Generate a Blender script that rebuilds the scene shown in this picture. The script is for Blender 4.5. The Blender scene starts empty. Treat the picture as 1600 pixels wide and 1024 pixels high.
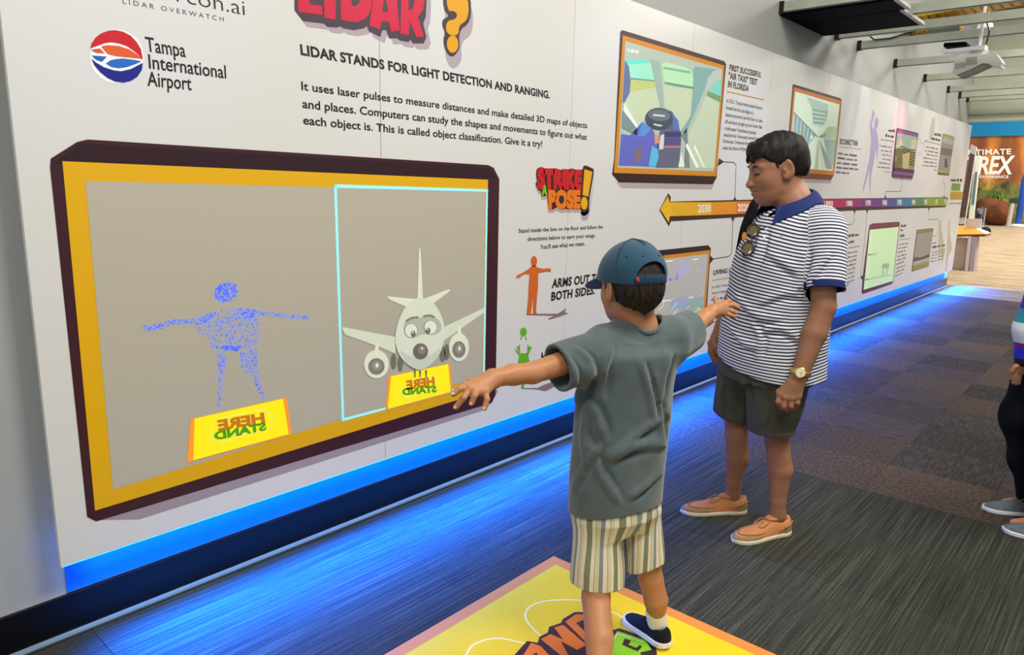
import bpy, bmesh, math, random
import numpy as np
from mathutils import Vector, Matrix
random.seed(7); np.random.seed(7)
C = bpy.context.scene.collection
SC = bpy.context.scene

# ------------------------------------------------------------------ camera
F_PX = 1134.579
CAM = np.array([2.3394, 0.0, 1.45])
ROT = np.array([[0.7465022942, 0.6650919969, 0.0196713158],
                [-0.1428446843, 0.1313147897, 0.9809953222],
                [0.6498690031, -0.7351252014, 0.1930316480]])   # rows: right, up, back
cd = bpy.data.cameras.new('camera'); cam = bpy.data.objects.new('camera', cd); C.objects.link(cam)
cd.sensor_width = 36.0; cd.lens = F_PX * 36.0 / 1600.0; cd.clip_start = 0.05; cd.clip_end = 200
m4 = Matrix.Identity(4)
for i in range(3):
    for j in range(3): m4[i][j] = ROT[j][i]
    m4[i][3] = CAM[i]
cam.matrix_world = m4
SC.camera = cam
# ------------------------------------------------------------------ exposure and light
SC.view_settings.view_transform = 'Standard'; SC.view_settings.look = 'None'
SC.view_settings.gamma = 1.0; SC.view_settings.exposure = 0.0
SC.view_settings.use_curve_mapping = False
w = bpy.data.worlds.new('world'); SC.world = w; w.use_nodes = True
w.node_tree.nodes['Background'].inputs[0].default_value = (0.80, 0.90, 1.0, 1)
w.node_tree.nodes['Background'].inputs[1].default_value = 0.62

def area(name, loc, aim, sx, sy, power, col, spread=180):
    l = bpy.data.lights.new(name, 'AREA'); l.shape = 'RECTANGLE'; l.size = sx; l.size_y = sy
    l.energy = power; l.color = col; l.spread = math.radians(spread)
    o = bpy.data.objects.new(name, l); C.objects.link(o); o.location = loc
    d = Vector(aim) - Vector(loc)
    o.rotation_euler = d.to_track_quat('-Z', 'Y').to_euler()
    return o
WARM = (1.0, 0.96, 0.89)
for yy in (-1.0, 1.8, 4.4):
    area('ceiling_area_light', (2.7, yy, 3.85), (1.7, yy, 0), 1.2, 0.8, 95, WARM)
for yy in (8.4, 11.2):
    area('ceiling_area_light', (2.4, yy, 3.85), (1.2, yy, 0), 1.2, 0.8, 105, WARM)
for yy in (18, 26, 34, 41):
    area('hall_area_light', (2.0, yy, 6.5), (0.5, yy, 0), 5, 4, 900, (1.0, 0.90, 0.74))
BLUE = (0.0, 0.13, 1.0)
for k in range(5):
    yc = 0.70 + 2.54 * (k + 0.5)
    l = area('led_area_light', (-0.035, yc, 0.268), (0.42, yc, 0.0), 2.50, 0.02, 135, BLUE, 92)
    l.rotation_euler = Matrix(((0, 0, 0), (0, 0, 0), (0, 0, 0))).to_euler()
    z = -(Vector((0.20, 0, -0.25)).normalized()); x = Vector((0, 1, 0)); y = z.cross(x)
    l.matrix_world = Matrix(((x.x, y.x, z.x, -0.03), (x.y, y.y, z.y, yc), (x.z, y.z, z.z, 0.268), (0, 0, 0, 1)))
    l2 = area('led_area_light', (0, 0, 0), (0, 0, -1), 2.55, 0.02, 5.5, (0.0, 0.26, 1.0), 110)
    z = -(Vector((-0.05, 0, -0.07)).normalized()); y = z.cross(x)
    l2.matrix_world = Matrix(((x.x, y.x, z.x, -0.035), (x.y, y.y, z.y, yc), (x.z, y.z, z.z, 0.272), (0, 0, 0, 1)))

def spot(name, loc, aim, power, col, ang, blend=0.8, rad=.05):
    l = bpy.data.lights.new(name, 'SPOT'); l.energy = power; l.color = col; l.spot_size = math.radians(ang); l.spot_blend = blend; l.shadow_soft_size = rad
    o = bpy.data.objects.new(name, l); C.objects.link(o); o.location = loc; o.rotation_euler = (Vector(aim) - Vector(loc)).to_track_quat('-Z', 'Y').to_euler()
spot('red_reflection_fill_spot', (2.2, 8.9, 3.3), (0, 9.02, 2.20), 420, (1.0, 0.10, 0.25), 12, 1.0)  # added spot, stands in for a red reflection on the panel
for (y, z, a, p_) in ((3.35, 2.0, 16, 22), (5.15, 1.85, 20, 34), (6.3, 1.9, 16, 22), (0.9, 2.1, 24, 20), (2.1, 2.2, 24, 16), (7.6, 2.2, 20, 26), (8.7, 2.2, 14, 16)):
    spot('blue_reflection_fill_spot', (2.4, y + .3, 3.6), (0, y, z), p_ * 2.4, (0.35, 0.55, 1.0), a, 1.0)  # added spots imitating bluish reflection streaks on the panel, no real fixtures
for yy in (6.5, 9.5, 12.0):
    area('uplight_fill_area_light', (3.2, yy, 2.95), (3.4, yy, 4.0), 1.5, 0.4, 35, WARM)  # added upward fill to brighten deck and bulkhead, no fixture there

# ------------------------------------------------------------------ helpers
def ray(px, py):
    return ROT.T @ np.array([(px - 800) / F_PX, -(py - 512) / F_PX, -1.0])
def onX(px, py, X=0.0):
    d = ray(px, py); return CAM + d * ((X - CAM[0]) / d[0])
def onY(px, py, Y):
    d = ray(px, py); return CAM + d * ((Y - CAM[1]) / d[1])
def onZ(px, py, Z=0.0):
    d = ray(px, py); return CAM + d * ((Z - CAM[2]) / d[2])

def lin(c):
    return tuple(((v / 255) / 12.92 if v / 255 <= 0.04045 else ((v / 255 + 0.055) / 1.055) ** 2.4) for v in c)
MATS = {}
def mat(name, rgb, rough=0.6, spec=0.3, emit=0.0, metal=0.0, bump=None, var=None, sss=0.0, sheen=0.0, coat=0.0):
    """rgb 0-255 sRGB.  bump=(scale,strength,dist)  var=(scale,amount[,detail])"""
    if name in MATS: return MATS[name]
    m = bpy.data.materials.new(name); m.use_nodes = True; nt = m.node_tree; b = nt.nodes['Principled BSDF']
    col = lin(rgb) + (1,)
    b.inputs['Base Color'].default_value = col; b.inputs['Roughness'].default_value = rough
    b.inputs['Specular IOR Level'].default_value = spec; b.inputs['Metallic'].default_value = metal
    if sss:
        b.inputs['Subsurface Weight'].default_value = sss; b.inputs['Subsurface Radius'].default_value = (1, 0.35, 0.2)
        b.inputs['Subsurface Scale'].default_value = 0.008
    if sheen: b.inputs['Sheen Weight'].default_value = sheen
    if coat: b.inputs['Coat Weight'].default_value = coat
    if emit:
        b.inputs['Emission Color'].default_value = col; b.inputs['Emission Strength'].default_value = emit
    tc = nt.nodes.new('ShaderNodeTexCoord')
    if var:
        n = nt.nodes.new('ShaderNodeTexNoise'); n.inputs['Scale'].default_value = var[0]
        n.inputs['Detail'].default_value = var[2] if len(var) > 2 else 4
        nt.links.new(tc.outputs['Object'], n.inputs['Vector'])
        mr = nt.nodes.new('ShaderNodeMapRange'); mr.inputs[1].default_value = 0.3; mr.inputs[2].default_value = 0.7
        mr.inputs[3].default_value = 1 - var[1]; mr.inputs[4].default_value = 1 + var[1]
        nt.links.new(n.outputs['Fac'], mr.inputs[0])
        mx = nt.nodes.new('ShaderNodeVectorMath'); mx.operation = 'SCALE'; mx.inputs[0].default_value = col[:3]
        nt.links.new(mr.outputs[0], mx.inputs['Scale']); nt.links.new(mx.outputs[0], b.inputs['Base Color'])
    if bump:
        n = nt.nodes.new('ShaderNodeTexNoise'); n.inputs['Scale'].default_value = bump[0]; n.inputs['Detail'].default_value = 3
        nt.links.new(tc.outputs['Object'], n.inputs['Vector'])
        bp = nt.nodes.new('ShaderNodeBump'); bp.inputs['Strength'].default_value = bump[1]; bp.inputs['Distance'].default_value = bump[2]
        nt.links.new(n.outputs['Fac'], bp.inputs['Height']); nt.links.new(bp.outputs[0], b.inputs['Normal'])
    MATS[name] = m
    return m

def tag(o, label=None, cat=None, group=None, kind=None):
    if label: o['label'] = label
    if cat: o['category'] = cat
    if group: o['group'] = group
    if kind: o['kind'] = kind
    return o
def empty(name, loc, label=None, cat=None, group=None, kind=None):
    o = bpy.data.objects.new(name, None); C.objects.link(o); o.location = loc; o.empty_display_size = 0.1
    return tag(o, label, cat, group, kind)
def base_of(parent):
    v = np.zeros(3); p = parent
    while p is not None:
        v += np.array(list(p.location)); p = p.parent
    return v
def mesh_obj(name, V, Fc, m, parent=None, smooth=False, loc=None, mats=None, fm=None):
    """V in world coordinates; origin goes to loc (default: bbox centre base)"""
    V = np.asarray(V, dtype=np.float64)
    if loc is None:
        loc = np.array([(V[:, 0].min() + V[:, 0].max()) / 2, (V[:, 1].min() + V[:, 1].max()) / 2, V[:, 2].min()])
    loc = np.asarray(loc, dtype=float)
    me = bpy.data.meshes.new(name)
    if isinstance(Fc, np.ndarray):
        me.vertices.add(len(V)); me.vertices.foreach_set('co', (V - loc).astype(np.float32).ravel())
        k = Fc.shape[1]; n = len(Fc)
        me.loops.add(n * k); me.loops.foreach_set('vertex_index', Fc.astype(np.int32).ravel())
        me.polygons.add(n); me.polygons.foreach_set('loop_start', np.arange(0, n * k, k, dtype=np.int32))
        me.update(calc_edges=True); me.validate()
    else:
        me.from_pydata([tuple(v) for v in (V - loc)], [], [tuple(f) for f in Fc]); me.update()
    for mm in (mats or [m]): me.materials.append(mm)
    if fm is not None: me.polygons.foreach_set('material_index', np.asarray(fm, dtype=np.int32))
    if smooth: me.polygons.foreach_set('use_smooth', [True] * len(me.polygons))
    o = bpy.data.objects.new(name, me); C.objects.link(o)
    if parent is not None:
        o.parent = parent; o.location = loc - base_of(parent)
    else: o.location = loc
    return o
class MB:
    """mesh builder in world coordinates"""
    def __init__(s): s.v = []; s.f = []; s.m = []
    def add(s, V, Fc, mi=0):
        n = len(s.v); s.v += [tuple(map(float, v)) for v in V]; s.f += [tuple(i + n for i in f) for f in Fc]; s.m += [mi] * len(Fc); return s
    def box(s, lo, hi, mi=0, bev=0.0):
        x0, y0, z0 = lo; x1, y1, z1 = hi
        if bev:
            bm = bmesh.new(); bmesh.ops.create_cube(bm, size=1)
            for v in bm.verts: v.co = Vector(((x0 + x1) / 2 + v.co.x * (x1 - x0), (y0 + y1) / 2 + v.co.y * (y1 - y0), (z0 + z1) / 2 + v.co.z * (z1 - z0)))
            bmesh.ops.bevel(bm, geom=list(bm.edges), offset=bev, segments=2, affect='EDGES', profile=0.5)
            bm.verts.index_update()
            s.add([v.co for v in bm.verts], [[v.index for v in f.verts] for f in bm.faces], mi); bm.free(); return s
        V = [(x0, y0, z0), (x1, y0, z0), (x1, y1, z0), (x0, y1, z0), (x0, y0, z1), (x1, y0, z1), (x1, y1, z1), (x0, y1, z1)]
        return s.add(V, [(0, 3, 2, 1), (4, 5, 6, 7), (0, 1, 5, 4), (1, 2, 6, 5), (2, 3, 7, 6), (3, 0, 4, 7)], mi)
    def tube(s, pts, r, n=8, mi=0, cap=True):
        pts = [Vector(p) for p in pts]; N = len(pts)
        rs = r if isinstance(r, (list, tuple)) else [r] * N
        V = []; Fc = []; up = Vector((0, 0, 1)); prev = None
        for i, p in enumerate(pts):
            t = (pts[min(i + 1, N - 1)] - pts[max(i - 1, 0)]).normalized()
            a = prev if prev is not None else (up if abs(t.z) < 0.9 else Vector((1, 0, 0)))
            a = (a - t * a.dot(t)).normalized(); prev = a; b = t.cross(a)
            for k in range(n):
                an = 2 * math.pi * k / n; V.append(p + (a * math.cos(an) + b * math.sin(an)) * rs[i])
        for i in range(N - 1):
            for k in range(n):
                k2 = (k + 1) % n; Fc.append((i * n + k, i * n + k2, (i + 1) * n + k2, (i + 1) * n + k))
        if cap: Fc += [tuple(range(n - 1, -1, -1)), tuple((N - 1) * n + k for k in range(n))]
        return s.add(V, Fc, mi)
    def lathe(s, prof, c, ax=(0, 0, 1), n=20, mi=0):
        z = Vector(ax).normalized(); a = Vector((1, 0, 0)) if abs(z.x) < 0.9 else Vector((0, 1, 0))
        a = (a - z * a.dot(z)).normalized(); b = z.cross(a); V = []; Fc = []; c = Vector(c)
        for (r, h) in prof:
            for k in range(n):
                an = 2 * math.pi * k / n; V.append(c + z * h + (a * math.cos(an) + b * math.sin(an)) * r)
        for i in range(len(prof) - 1):
            for k in range(n):
                k2 = (k + 1) % n; Fc.append((i * n + k, i * n + k2, (i + 1) * n + k2, (i + 1) * n + k))
        Fc += [tuple(range(n - 1, -1, -1)), tuple((len(prof) - 1) * n + k for k in range(n))]
        return s.add(V, Fc, mi)
    def prism(s, poly, ext, mi=0):
        """poly: list of 3d points, ext: vector"""
        n = len(poly); e = np.array(ext, float); P = [np.array(p, float) for p in poly]
        V = P + [p + e for p in P]
        Fc = [tuple(range(n - 1, -1, -1)), tuple(range(n, 2 * n))] + [(i, (i + 1) % n, (i + 1) % n + n, i + n) for i in range(n)]
        return s.add(V, Fc, mi)
    def build(s, name, m, parent=None, smooth=False, loc=None, mats=None):
        return mesh_obj(name, s.v, s.f, m, parent, smooth, loc, mats, s.m if mats else None)

# ------------------------------------------------------------------ structure
wall_grey = mat('wall_grey', (170, 172, 168), 0.55, 0.3, var=(0.8, 0.04), bump=(60, 0.05, 0.002))
mb = MB(); mb.box((-0.25, -3.5, 0), (-0.097, 13.08, 4.0)); tag(mb.build('wall_left', wall_grey), kind='structure')
black_trim = mat('black_trim', (5, 5, 7), 0.32, 0.5, var=(6, 0.2))
mb = MB(); mb.box((-0.099, -3.5, 0.022), (-0.087, 13.08, 0.146), bev=0.003)
bb = tag(mb.build('baseboard_left', black_trim), kind='structure')
mb = MB(); mb.tube([(-0.086, -3.5, 0.011), (-0.086, 13.08, 0.011)], 0.0105, 8)
tag(mb.build('trim_1', mat('shoe_trim', (120, 140, 150), 0.3, 0.5)), kind='structure')
# carpet: base floor plus single tiles
def carpet_mat(name, c1, c2, c3, streak=(55, 1.6), axis='Y', fine=420):
    m = bpy.data.materials.new(name); m.use_nodes = True; nt = m.node_tree; b = nt.nodes['Principled BSDF']; L = nt.links.new
    b.inputs['Roughness'].default_value = 0.95; b.inputs['Specular IOR Level'].default_value = 0.08
    g = nt.nodes.new('ShaderNodeNewGeometry'); oi = nt.nodes.new('ShaderNodeObjectInfo')
    mp = nt.nodes.new('ShaderNodeMapping'); sx, sy = streak
    mp.inputs['Scale'].default_value = (sx, sy, 1) if axis == 'Y' else (sy, sx, 1)
    L(g.outputs['Position'], mp.inputs['Vector'])
    n1 = nt.nodes.new('ShaderNodeTexNoise'); n1.inputs['Scale'].default_value = 1; n1.inputs['Detail'].default_value = 5; n1.inputs['Roughness'].default_value = 0.7
    L(mp.outputs[0], n1.inputs['Vector'])
    n2 = nt.nodes.new('ShaderNodeTexNoise'); n2.inputs['Scale'].default_value = fine; n2.inputs['Detail'].default_value = 2
    L(g.outputs['Position'], n2.inputs['Vector'])
    r = nt.nodes.new('ShaderNodeValToRGB'); e = r.color_ramp.elements
    e[0].position = 0.36; e[0].color = lin(c1) + (1,); e[1].position = 0.66; e[1].color = lin(c3) + (1,)
    k = e.new(0.5); k.color = lin(c2) + (1,)
    L(n1.outputs['Fac'], r.inputs[0])
    mr = nt.nodes.new('ShaderNodeMapRange'); mr.inputs[1].default_value = 0.35; mr.inputs[2].default_value = 0.65; mr.inputs[3].default_value = 0.45; mr.inputs[4].default_value = 1.55
    L(n2.outputs['Fac'], mr.inputs[0])
    vm = nt.nodes.new('ShaderNodeVectorMath'); vm.operation = 'SCALE'; L(r.outputs[0], vm.inputs[0]); L(mr.outputs[0], vm.inputs['Scale'])
    mr2 = nt.nodes.new('ShaderNodeMapRange'); mr2.inputs[3].default_value = 0.86; mr2.inputs[4].default_value = 1.16; L(oi.outputs['Random'], mr2.inputs[0])
    vm2 = nt.nodes.new('ShaderNodeVectorMath'); vm2.operation = 'SCALE'; L(vm.outputs[0], vm2.inputs[0]); L(mr2.outputs[0], vm2.inputs['Scale'])
    L(vm2.outputs[0], b.inputs['Base Color'])
    bp = nt.nodes.new('ShaderNodeBump'); bp.inputs['Strength'].default_value = 0.5; bp.inputs['Distance'].default_value = 0.004
    ad = nt.nodes.new('ShaderNodeMath'); ad.operation = 'ADD'; L(n1.outputs['Fac'], ad.inputs[0]); L(n2.outputs['Fac'], ad.inputs[1])
    L(ad.outputs[0], bp.inputs['Height']); L(bp.outputs[0], b.inputs['Normal'])
    return m
near_c = carpet_mat('carpet_streaked', (42, 42, 37), (58, 59, 52), (84, 85, 74), (150, 1.6))
brown_a = carpet_mat('carpet_brown', (60, 52, 46), (76, 66, 58), (96, 84, 74), (60, 46))
brown_b = carpet_mat('carpet_purple', (52, 47, 48), (68, 61, 61), (86, 78, 77), (90, 8), 'X')
brown_c = carpet_mat('carpet_dark', (46, 44, 42), (60, 57, 54), (78, 74, 69), (90, 8), 'Y')
far_c = carpet_mat('carpet_far', (120, 104, 84), (150, 132, 108), (182, 164, 138), (1.2, 9), 'Y', 60)
mid_c = carpet_mat('carpet_band', (104, 94, 80), (118, 108, 92), (132, 120, 104), (2, 4), 'Y', 60)
mb = MB(); mb.box((-12, -3.5, -0.06), (14, 62, -0.004)); fl = tag(mb.build('floor', brown_c, loc=(0, 0, 0)), kind='structure')
_tm = {}
def tile(x0, y0, sx, sy, m):
    key = (round(sx, 3), round(sy, 3), m.name)
    if key not in _tm:
        b = MB(); b.box((0, 0, -0.01), (sx - 0.0015, sy - 0.0015, 0.0)); o = b.build('carpet_tile', m, fl, loc=(0, 0, 0)); _tm[key] = o.data
    else:
        o = bpy.data.objects.new('carpet_tile', _tm[key]); C.objects.link(o); o.parent = fl
    o.location = (x0, y0, random.uniform(-0.0006, 0.0004))
for i in range(5):            # near streaked planks, laid lengthwise
    for j in range(5):
        tile(-0.09 + i * 0.95, -1.3 + j * 1.0, 0.95, 1.0, near_c)
YB = 3.70
ts = 0.5
for j in range(18):
    for i in range(11):
        mm = random.choice([brown_a, brown_a, brown_b, brown_c])
        y0 = YB + j * ts * 0.93
        if y0 > 11.7: continue
        x0 = -0.09 + i * ts - (j % 2) * 0.0
        tile(x0, y0, ts, ts * 0.93, mm)
tag(MB().box((-0.3, 12.07, -0.004), (9, 13.4, 0.0)).build('carpet_band', mid_c, fl))
tag(MB().box((-12, 13.4, -0.004), (14, 60, 0.0)).build('far_carpet', far_c, fl))

# ------------------------------------------------------------------ ceiling: deck and open beams
deck = mat('deck_brown', (140, 108, 98), 0.8, 0.1, var=(4, 0.35))
mb = MB(); mb.box((-0.25, -3.5, 4.0), (9, 13.1, 4.1))
for k in range(34):
    yk = -3.3 + k * 0.5; mb.box((-0.25, yk, 3.95), (9, yk + 0.22, 4.0))
tag(mb.build('ceiling', deck), kind='structure')
steel = mat('beam_grey_green', (186, 192, 170), 0.45, 0.4, var=(5, 0.12))
dark_st = mat('beam_clip', (28, 28, 26), 0.5, 0.4)
beam0 = None
for yb in (5.77, 6.40, 7.03, 7.66, 8.91, 10.21, 11.48, 12.21, 12.76):
    root = empty('ceiling_beam', (3.9, yb, 2.785), 'grey green metal strut crossing under the ceiling from the grey wall', 'beam', 'open ceiling struts')
    b = MB(); x0, x1 = -0.06, 8.0   # U channel
    b.box((x0, yb, 2.785), (x1, yb + 0.045, 2.789)); b.box((x0, yb, 2.785), (x1, yb + 0.004, 2.858)); b.box((x0, yb + 0.041, 2.785), (x1, yb + 0.045, 2.858))
    b.build('channel', steel, root)
    b = MB(); b.box((-0.097, yb - 0.004, 2.778), (-0.06, yb + 0.049, 2.865)); b.build('wall_bracket', dark_st, root)
    b = MB(); b.lathe([(0.011, 0), (0.011, 0.01)], (-0.05, yb + 0.022, 2.815), (1, 0, 0), 6); b.build('bolt', mat('bolt_steel', (220, 220, 210), 0.3, 0.5, metal=0.8), root)
BEAM_LABELS = {5.77: 'nearest visible grey green strut, under the front edge of the black ceiling panels', 6.40: 'grey green strut along the seam of the black ceiling panels',
    7.03: 'grey green strut just beyond the black ceiling panels', 7.66: 'strut with a loose black cable, directly before the white projector', 8.91: 'strut passing behind the white projector',
    10.21: 'strut just below and behind the white projector', 11.48: 'fourth strut counted back from the bulkhead', 12.21: 'second strut counted back from the bulkhead pair', 12.76: 'farthest strut, closest to the pale bulkhead'}
for o in list(C.objects):
    if o.name.startswith('ceiling_beam'):
        k = round(o.location.y, 2)
        if k in BEAM_LABELS: o['label'] = BEAM_LABELS[k]
        else: o['label'] = 'grey green ceiling strut overhead outside the frame'
panel_black = mat('tile_black', (7, 8, 11), 0.85, 0.08)
edge_white = mat('tile_edge', (190, 190, 180), 0.5, 0.3)
for (ya, yb, x1, lb) in ((5.80, 6.12, onZ(1416, 12, 2.775)[0], 'black ceiling panel with pale edge, nearer of the pair fixed under the struts'), (6.14, 6.75, onZ(1438, 37, 2.775)[0], 'black ceiling panel with pale edge, farther of the pair fixed under the struts')):
    root = empty('ceiling_panel', (0.8, ya, 2.76), lb, 'ceiling panel', 'black ceiling panels')
    MB().box((-0.09, ya, 2.765), (x1, yb, 2.7845)).build('panel_board', panel_black, root)
    MB().box((x1, ya, 2.762), (x1 + 0.03, yb, 2.784)).build('panel_edge', edge_white, root)
# yellow duct runs with ribs
yel = mat('duct_yellow', (255, 196, 40), 0.5, 0.3)
for (px_, z0, lb) in ((((1430, 27), (1440, 38), (1640, 0), (1630, -9)), 3.30, 'longer yellow ribbed panel above the struts near the top right corner'), (((1408, 52), (1420, 61), (1452, 60), (1505, 44)), 3.20, 'short yellow ribbed panel above the strut with the loose cable')):
    Pq = [onZ(x, y, z0) for x, y in px_]; cq = sum(Pq) / 4
    root = empty('yellow_panel', tuple(cq), lb, 'ceiling panel', 'yellow runs above the ceiling struts')
    MB().prism(Pq, (0, 0, 0.06)).build('panel_board', yel, root)
    for k in range(14):
        t = (k + .5) / 14; A_ = Pq[0] * (1 - t) + Pq[3] * t; B_ = Pq[1] * (1 - t) + Pq[2] * t
        MB().tube([A_ + [0, 0, -.004], B_ + [0, 0, -.004]], .010, 4).build('rib', mat('duct_rib', (176, 120, 20), 0.5, 0.3), root)
Pq = [onZ(x, y, 3.12) for x, y in ((1449, 53), (1451, 58), (1497, 52), (1499, 47))]
tag(MB().prism(Pq, (0, 0, .12)).build('ceiling_duct', mat('duct_grey', (112, 122, 108), .5), loc=tuple(Pq[0])), 'short grey green duct box beside the small yellow panel', 'duct')
# pale bulkhead closing the ceiling void, blue header and the far backdrop
pale = mat('bulkhead_pale', (196, 202, 176), 0.6, 0.25, var=(0.6, 0.05))
mb = MB(); mb.box((-0.097, 13.10, 2.52), (9, 13.25, 4.1)); mb.box((-0.097, 13.07, 2.62), (9, 13.10, 2.70)); mb.box((-0.097, 13.06, 2.52), (9, 13.10, 2.56))
tag(mb.build('wall_back', pale), kind='structure')
# ------------------------------------------------------------------ far hall seen past the display
YF = 45.0
def far_poly(pts, dy): return [onY(x, y, YF + dy) for x, y in pts]
a0 = onY(1500, 345, YF); a1 = onY(1660, 213, YF); top = onY(1560, 188, YF)
root = empty('backdrop_wall', (a0[0] + 5, YF, 0), 'far wall with a printed forest backdrop under a blue header band', 'backdrop')
zt = onY(1560, 213, YF)[2]; zb = max(0.0, 0.0); zh = onY(1560, 178, YF)[2]; xL = a0[0] - 3; xR = a0[0] + 26
forest = bpy.data.materials.new('forest_print'); forest.use_nodes = True; nt = forest.node_tree; L = nt.links.new; b = nt.nodes['Principled BSDF']
b.inputs['Roughness'].default_value = 0.6
g = nt.nodes.new('ShaderNodeNewGeometry'); mp = nt.nodes.new('ShaderNodeMapping'); mp.inputs['Scale'].default_value = (1.1, 1, 0.22); L(g.outputs['Position'], mp.inputs[0])
n1 = nt.nodes.new('ShaderNodeTexNoise'); n1.inputs['Scale'].default_value = 0.8; n1.inputs['Detail'].default_value = 6; L(mp.outputs[0], n1.inputs['Vector'])
r = nt.nodes.new('ShaderNodeValToRGB'); e = r.color_ramp.elements; e[0].position = 0.33; e[0].color = lin((124, 62, 44)) + (1,); e[1].position = 0.72; e[1].color = lin((255, 214, 110)) + (1,)
k = e.new(0.45); k.color = lin((160, 92, 46)) + (1,); k = e.new(0.56); k.color = lin((222, 136, 48)) + (1,); L(n1.outputs['Fac'], r.inputs[0])
n2 = nt.nodes.new('ShaderNodeTexNoise'); n2.inputs['Scale'].default_value = 2.4; n2.inputs['Detail'].default_value = 6; L(g.outputs['Position'], n2.inputs['Vector'])
r2 = nt.nodes.new('ShaderNodeValToRGB'); e = r2.color_ramp.elements; e[0].position = 0.35; e[0].color = lin((70, 60, 30)) + (1,); e[1].position = 0.65; e[1].color = lin((140, 156, 66)) + (1,); L(n2.outputs['Fac'], r2.inputs[0])
sp = nt.nodes.new('ShaderNodeSeparateXYZ'); L(g.outputs['Position'], sp.inputs[0])
ad = nt.nodes.new('ShaderNodeMath'); ad.operation = 'MULTIPLY_ADD'; ad.inputs[1].default_value = 2.0; L(n2.outputs['Fac'], ad.inputs[0]); L(sp.outputs['Z'], ad.inputs[2])
mr = nt.nodes.new('ShaderNodeMapRange'); mr.inputs[1].default_value = 2.7; mr.inputs[2].default_value = 3.3; L(ad.outputs[0], mr.inputs[0])
mx = nt.nodes.new('ShaderNodeMix'); mx.data_type = 'RGBA'; L(mr.outputs[0], mx.inputs[0]); L(r2.outputs[0], mx.inputs[6]); L(r.outputs[0], mx.inputs[7]); L(mx.outputs[2], b.inputs['Base Color'])
MB().box((xL, YF, 0), (xR, YF + 0.2, zt)).build('forest_print', forest, root)
MB().box((xL, YF - 0.15, zt), (xR, YF + 0.2, zh)).build('header_band', mat('header_blue', (28, 138, 190), 0.5, 0.3, var=(0.3, 0.08)), root)
MB().box((xL, YF - 0.05, zh), (xR, YF + 0.2, 9.5)).build('upper_wall', mat('upper_wall', (90, 100, 100), 0.7), root)

# text helper ---------------------------------------------------------------
def text_mesh(s, offset=0.0, spacing=1.0):
    cu = bpy.data.curves.new('t', 'FONT'); cu.body = s; cu.size = 1.0; cu.offset = offset; cu.resolution_u = 3
    cu.space_character = spacing
    o = bpy.data.objects.new('t', cu); C.objects.link(o)
    dg = bpy.context.evaluated_depsgraph_get(); dg.update()
    me = bpy.data.meshes.new_from_object(o.evaluated_get(dg))
    V = np.array([v.co[:2] for v in me.vertices]); Fc = [tuple(p.vertices) for p in me.polygons]
    bpy.data.objects.remove(o); bpy.data.curves.remove(cu); bpy.data.meshes.remove(me)
    return V, Fc
CAPH = 0.73   # cap height of the built-in font, measured below
_v, _f = text_mesh('H'); CAPH = _v[:, 1].max()
def text_on(lines, mapf, name, m, parent, lift, offset=0.0, spacing=1.0):
    """lines: (string, BL, BR, TL) in the mapf's argument space; affine fit in the plane"""
    AV = []; AF = []
    for s, BL, BR, TL in lines:
        V, Fc = text_mesh(s, offset, spacing)
        a, bb_, c = mapf(*BL), mapf(*BR), mapf(*TL)
        x0, x1 = V[:, 0].min(), V[:, 0].max()
        U = (V[:, 0] - x0) / (x1 - x0); W = V[:, 1] / CAPH
        P = a + np.outer(U, bb_ - a) + np.outer(W, c - a)
        n = len(AV); AV += list(P + lift); AF += [tuple(i + n for i in f) for f in Fc]
    # faces should look at the viewer side (lift direction)
    o = mesh_obj(name, AV, AF, m, parent)
    me = o.data
    if len(me.polygons) and sum(Vector(lift).dot(p.normal) * p.area for p in me.polygons) < 0: me.flip_normals()
    return o
white_p = mat('print_white_glow', (240, 236, 225), 0.6, emit=0.15)  # backdrop print given a faint glow of its own
text_on([('ULTIMATE', (1506, 242.5), (1580, 241), (1506, 234.5)), ('EXPERIENCE', (1531, 278.5), (1576, 278.5), (1531, 274.5))],
        lambda x, y: onY(x, y, YF - .03), 'backdrop_lettering', white_p, root, np.array([0, -0.02, 0]), 0.03, 1.1)
text_on([('T.REX', (1503, 272), (1581, 271.5), (1508, 246))], lambda x, y: onY(x, y, YF - .03), 'backdrop_lettering', white_p, root, np.array([0, -0.02, 0]), 0.03, 0.95)
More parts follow.
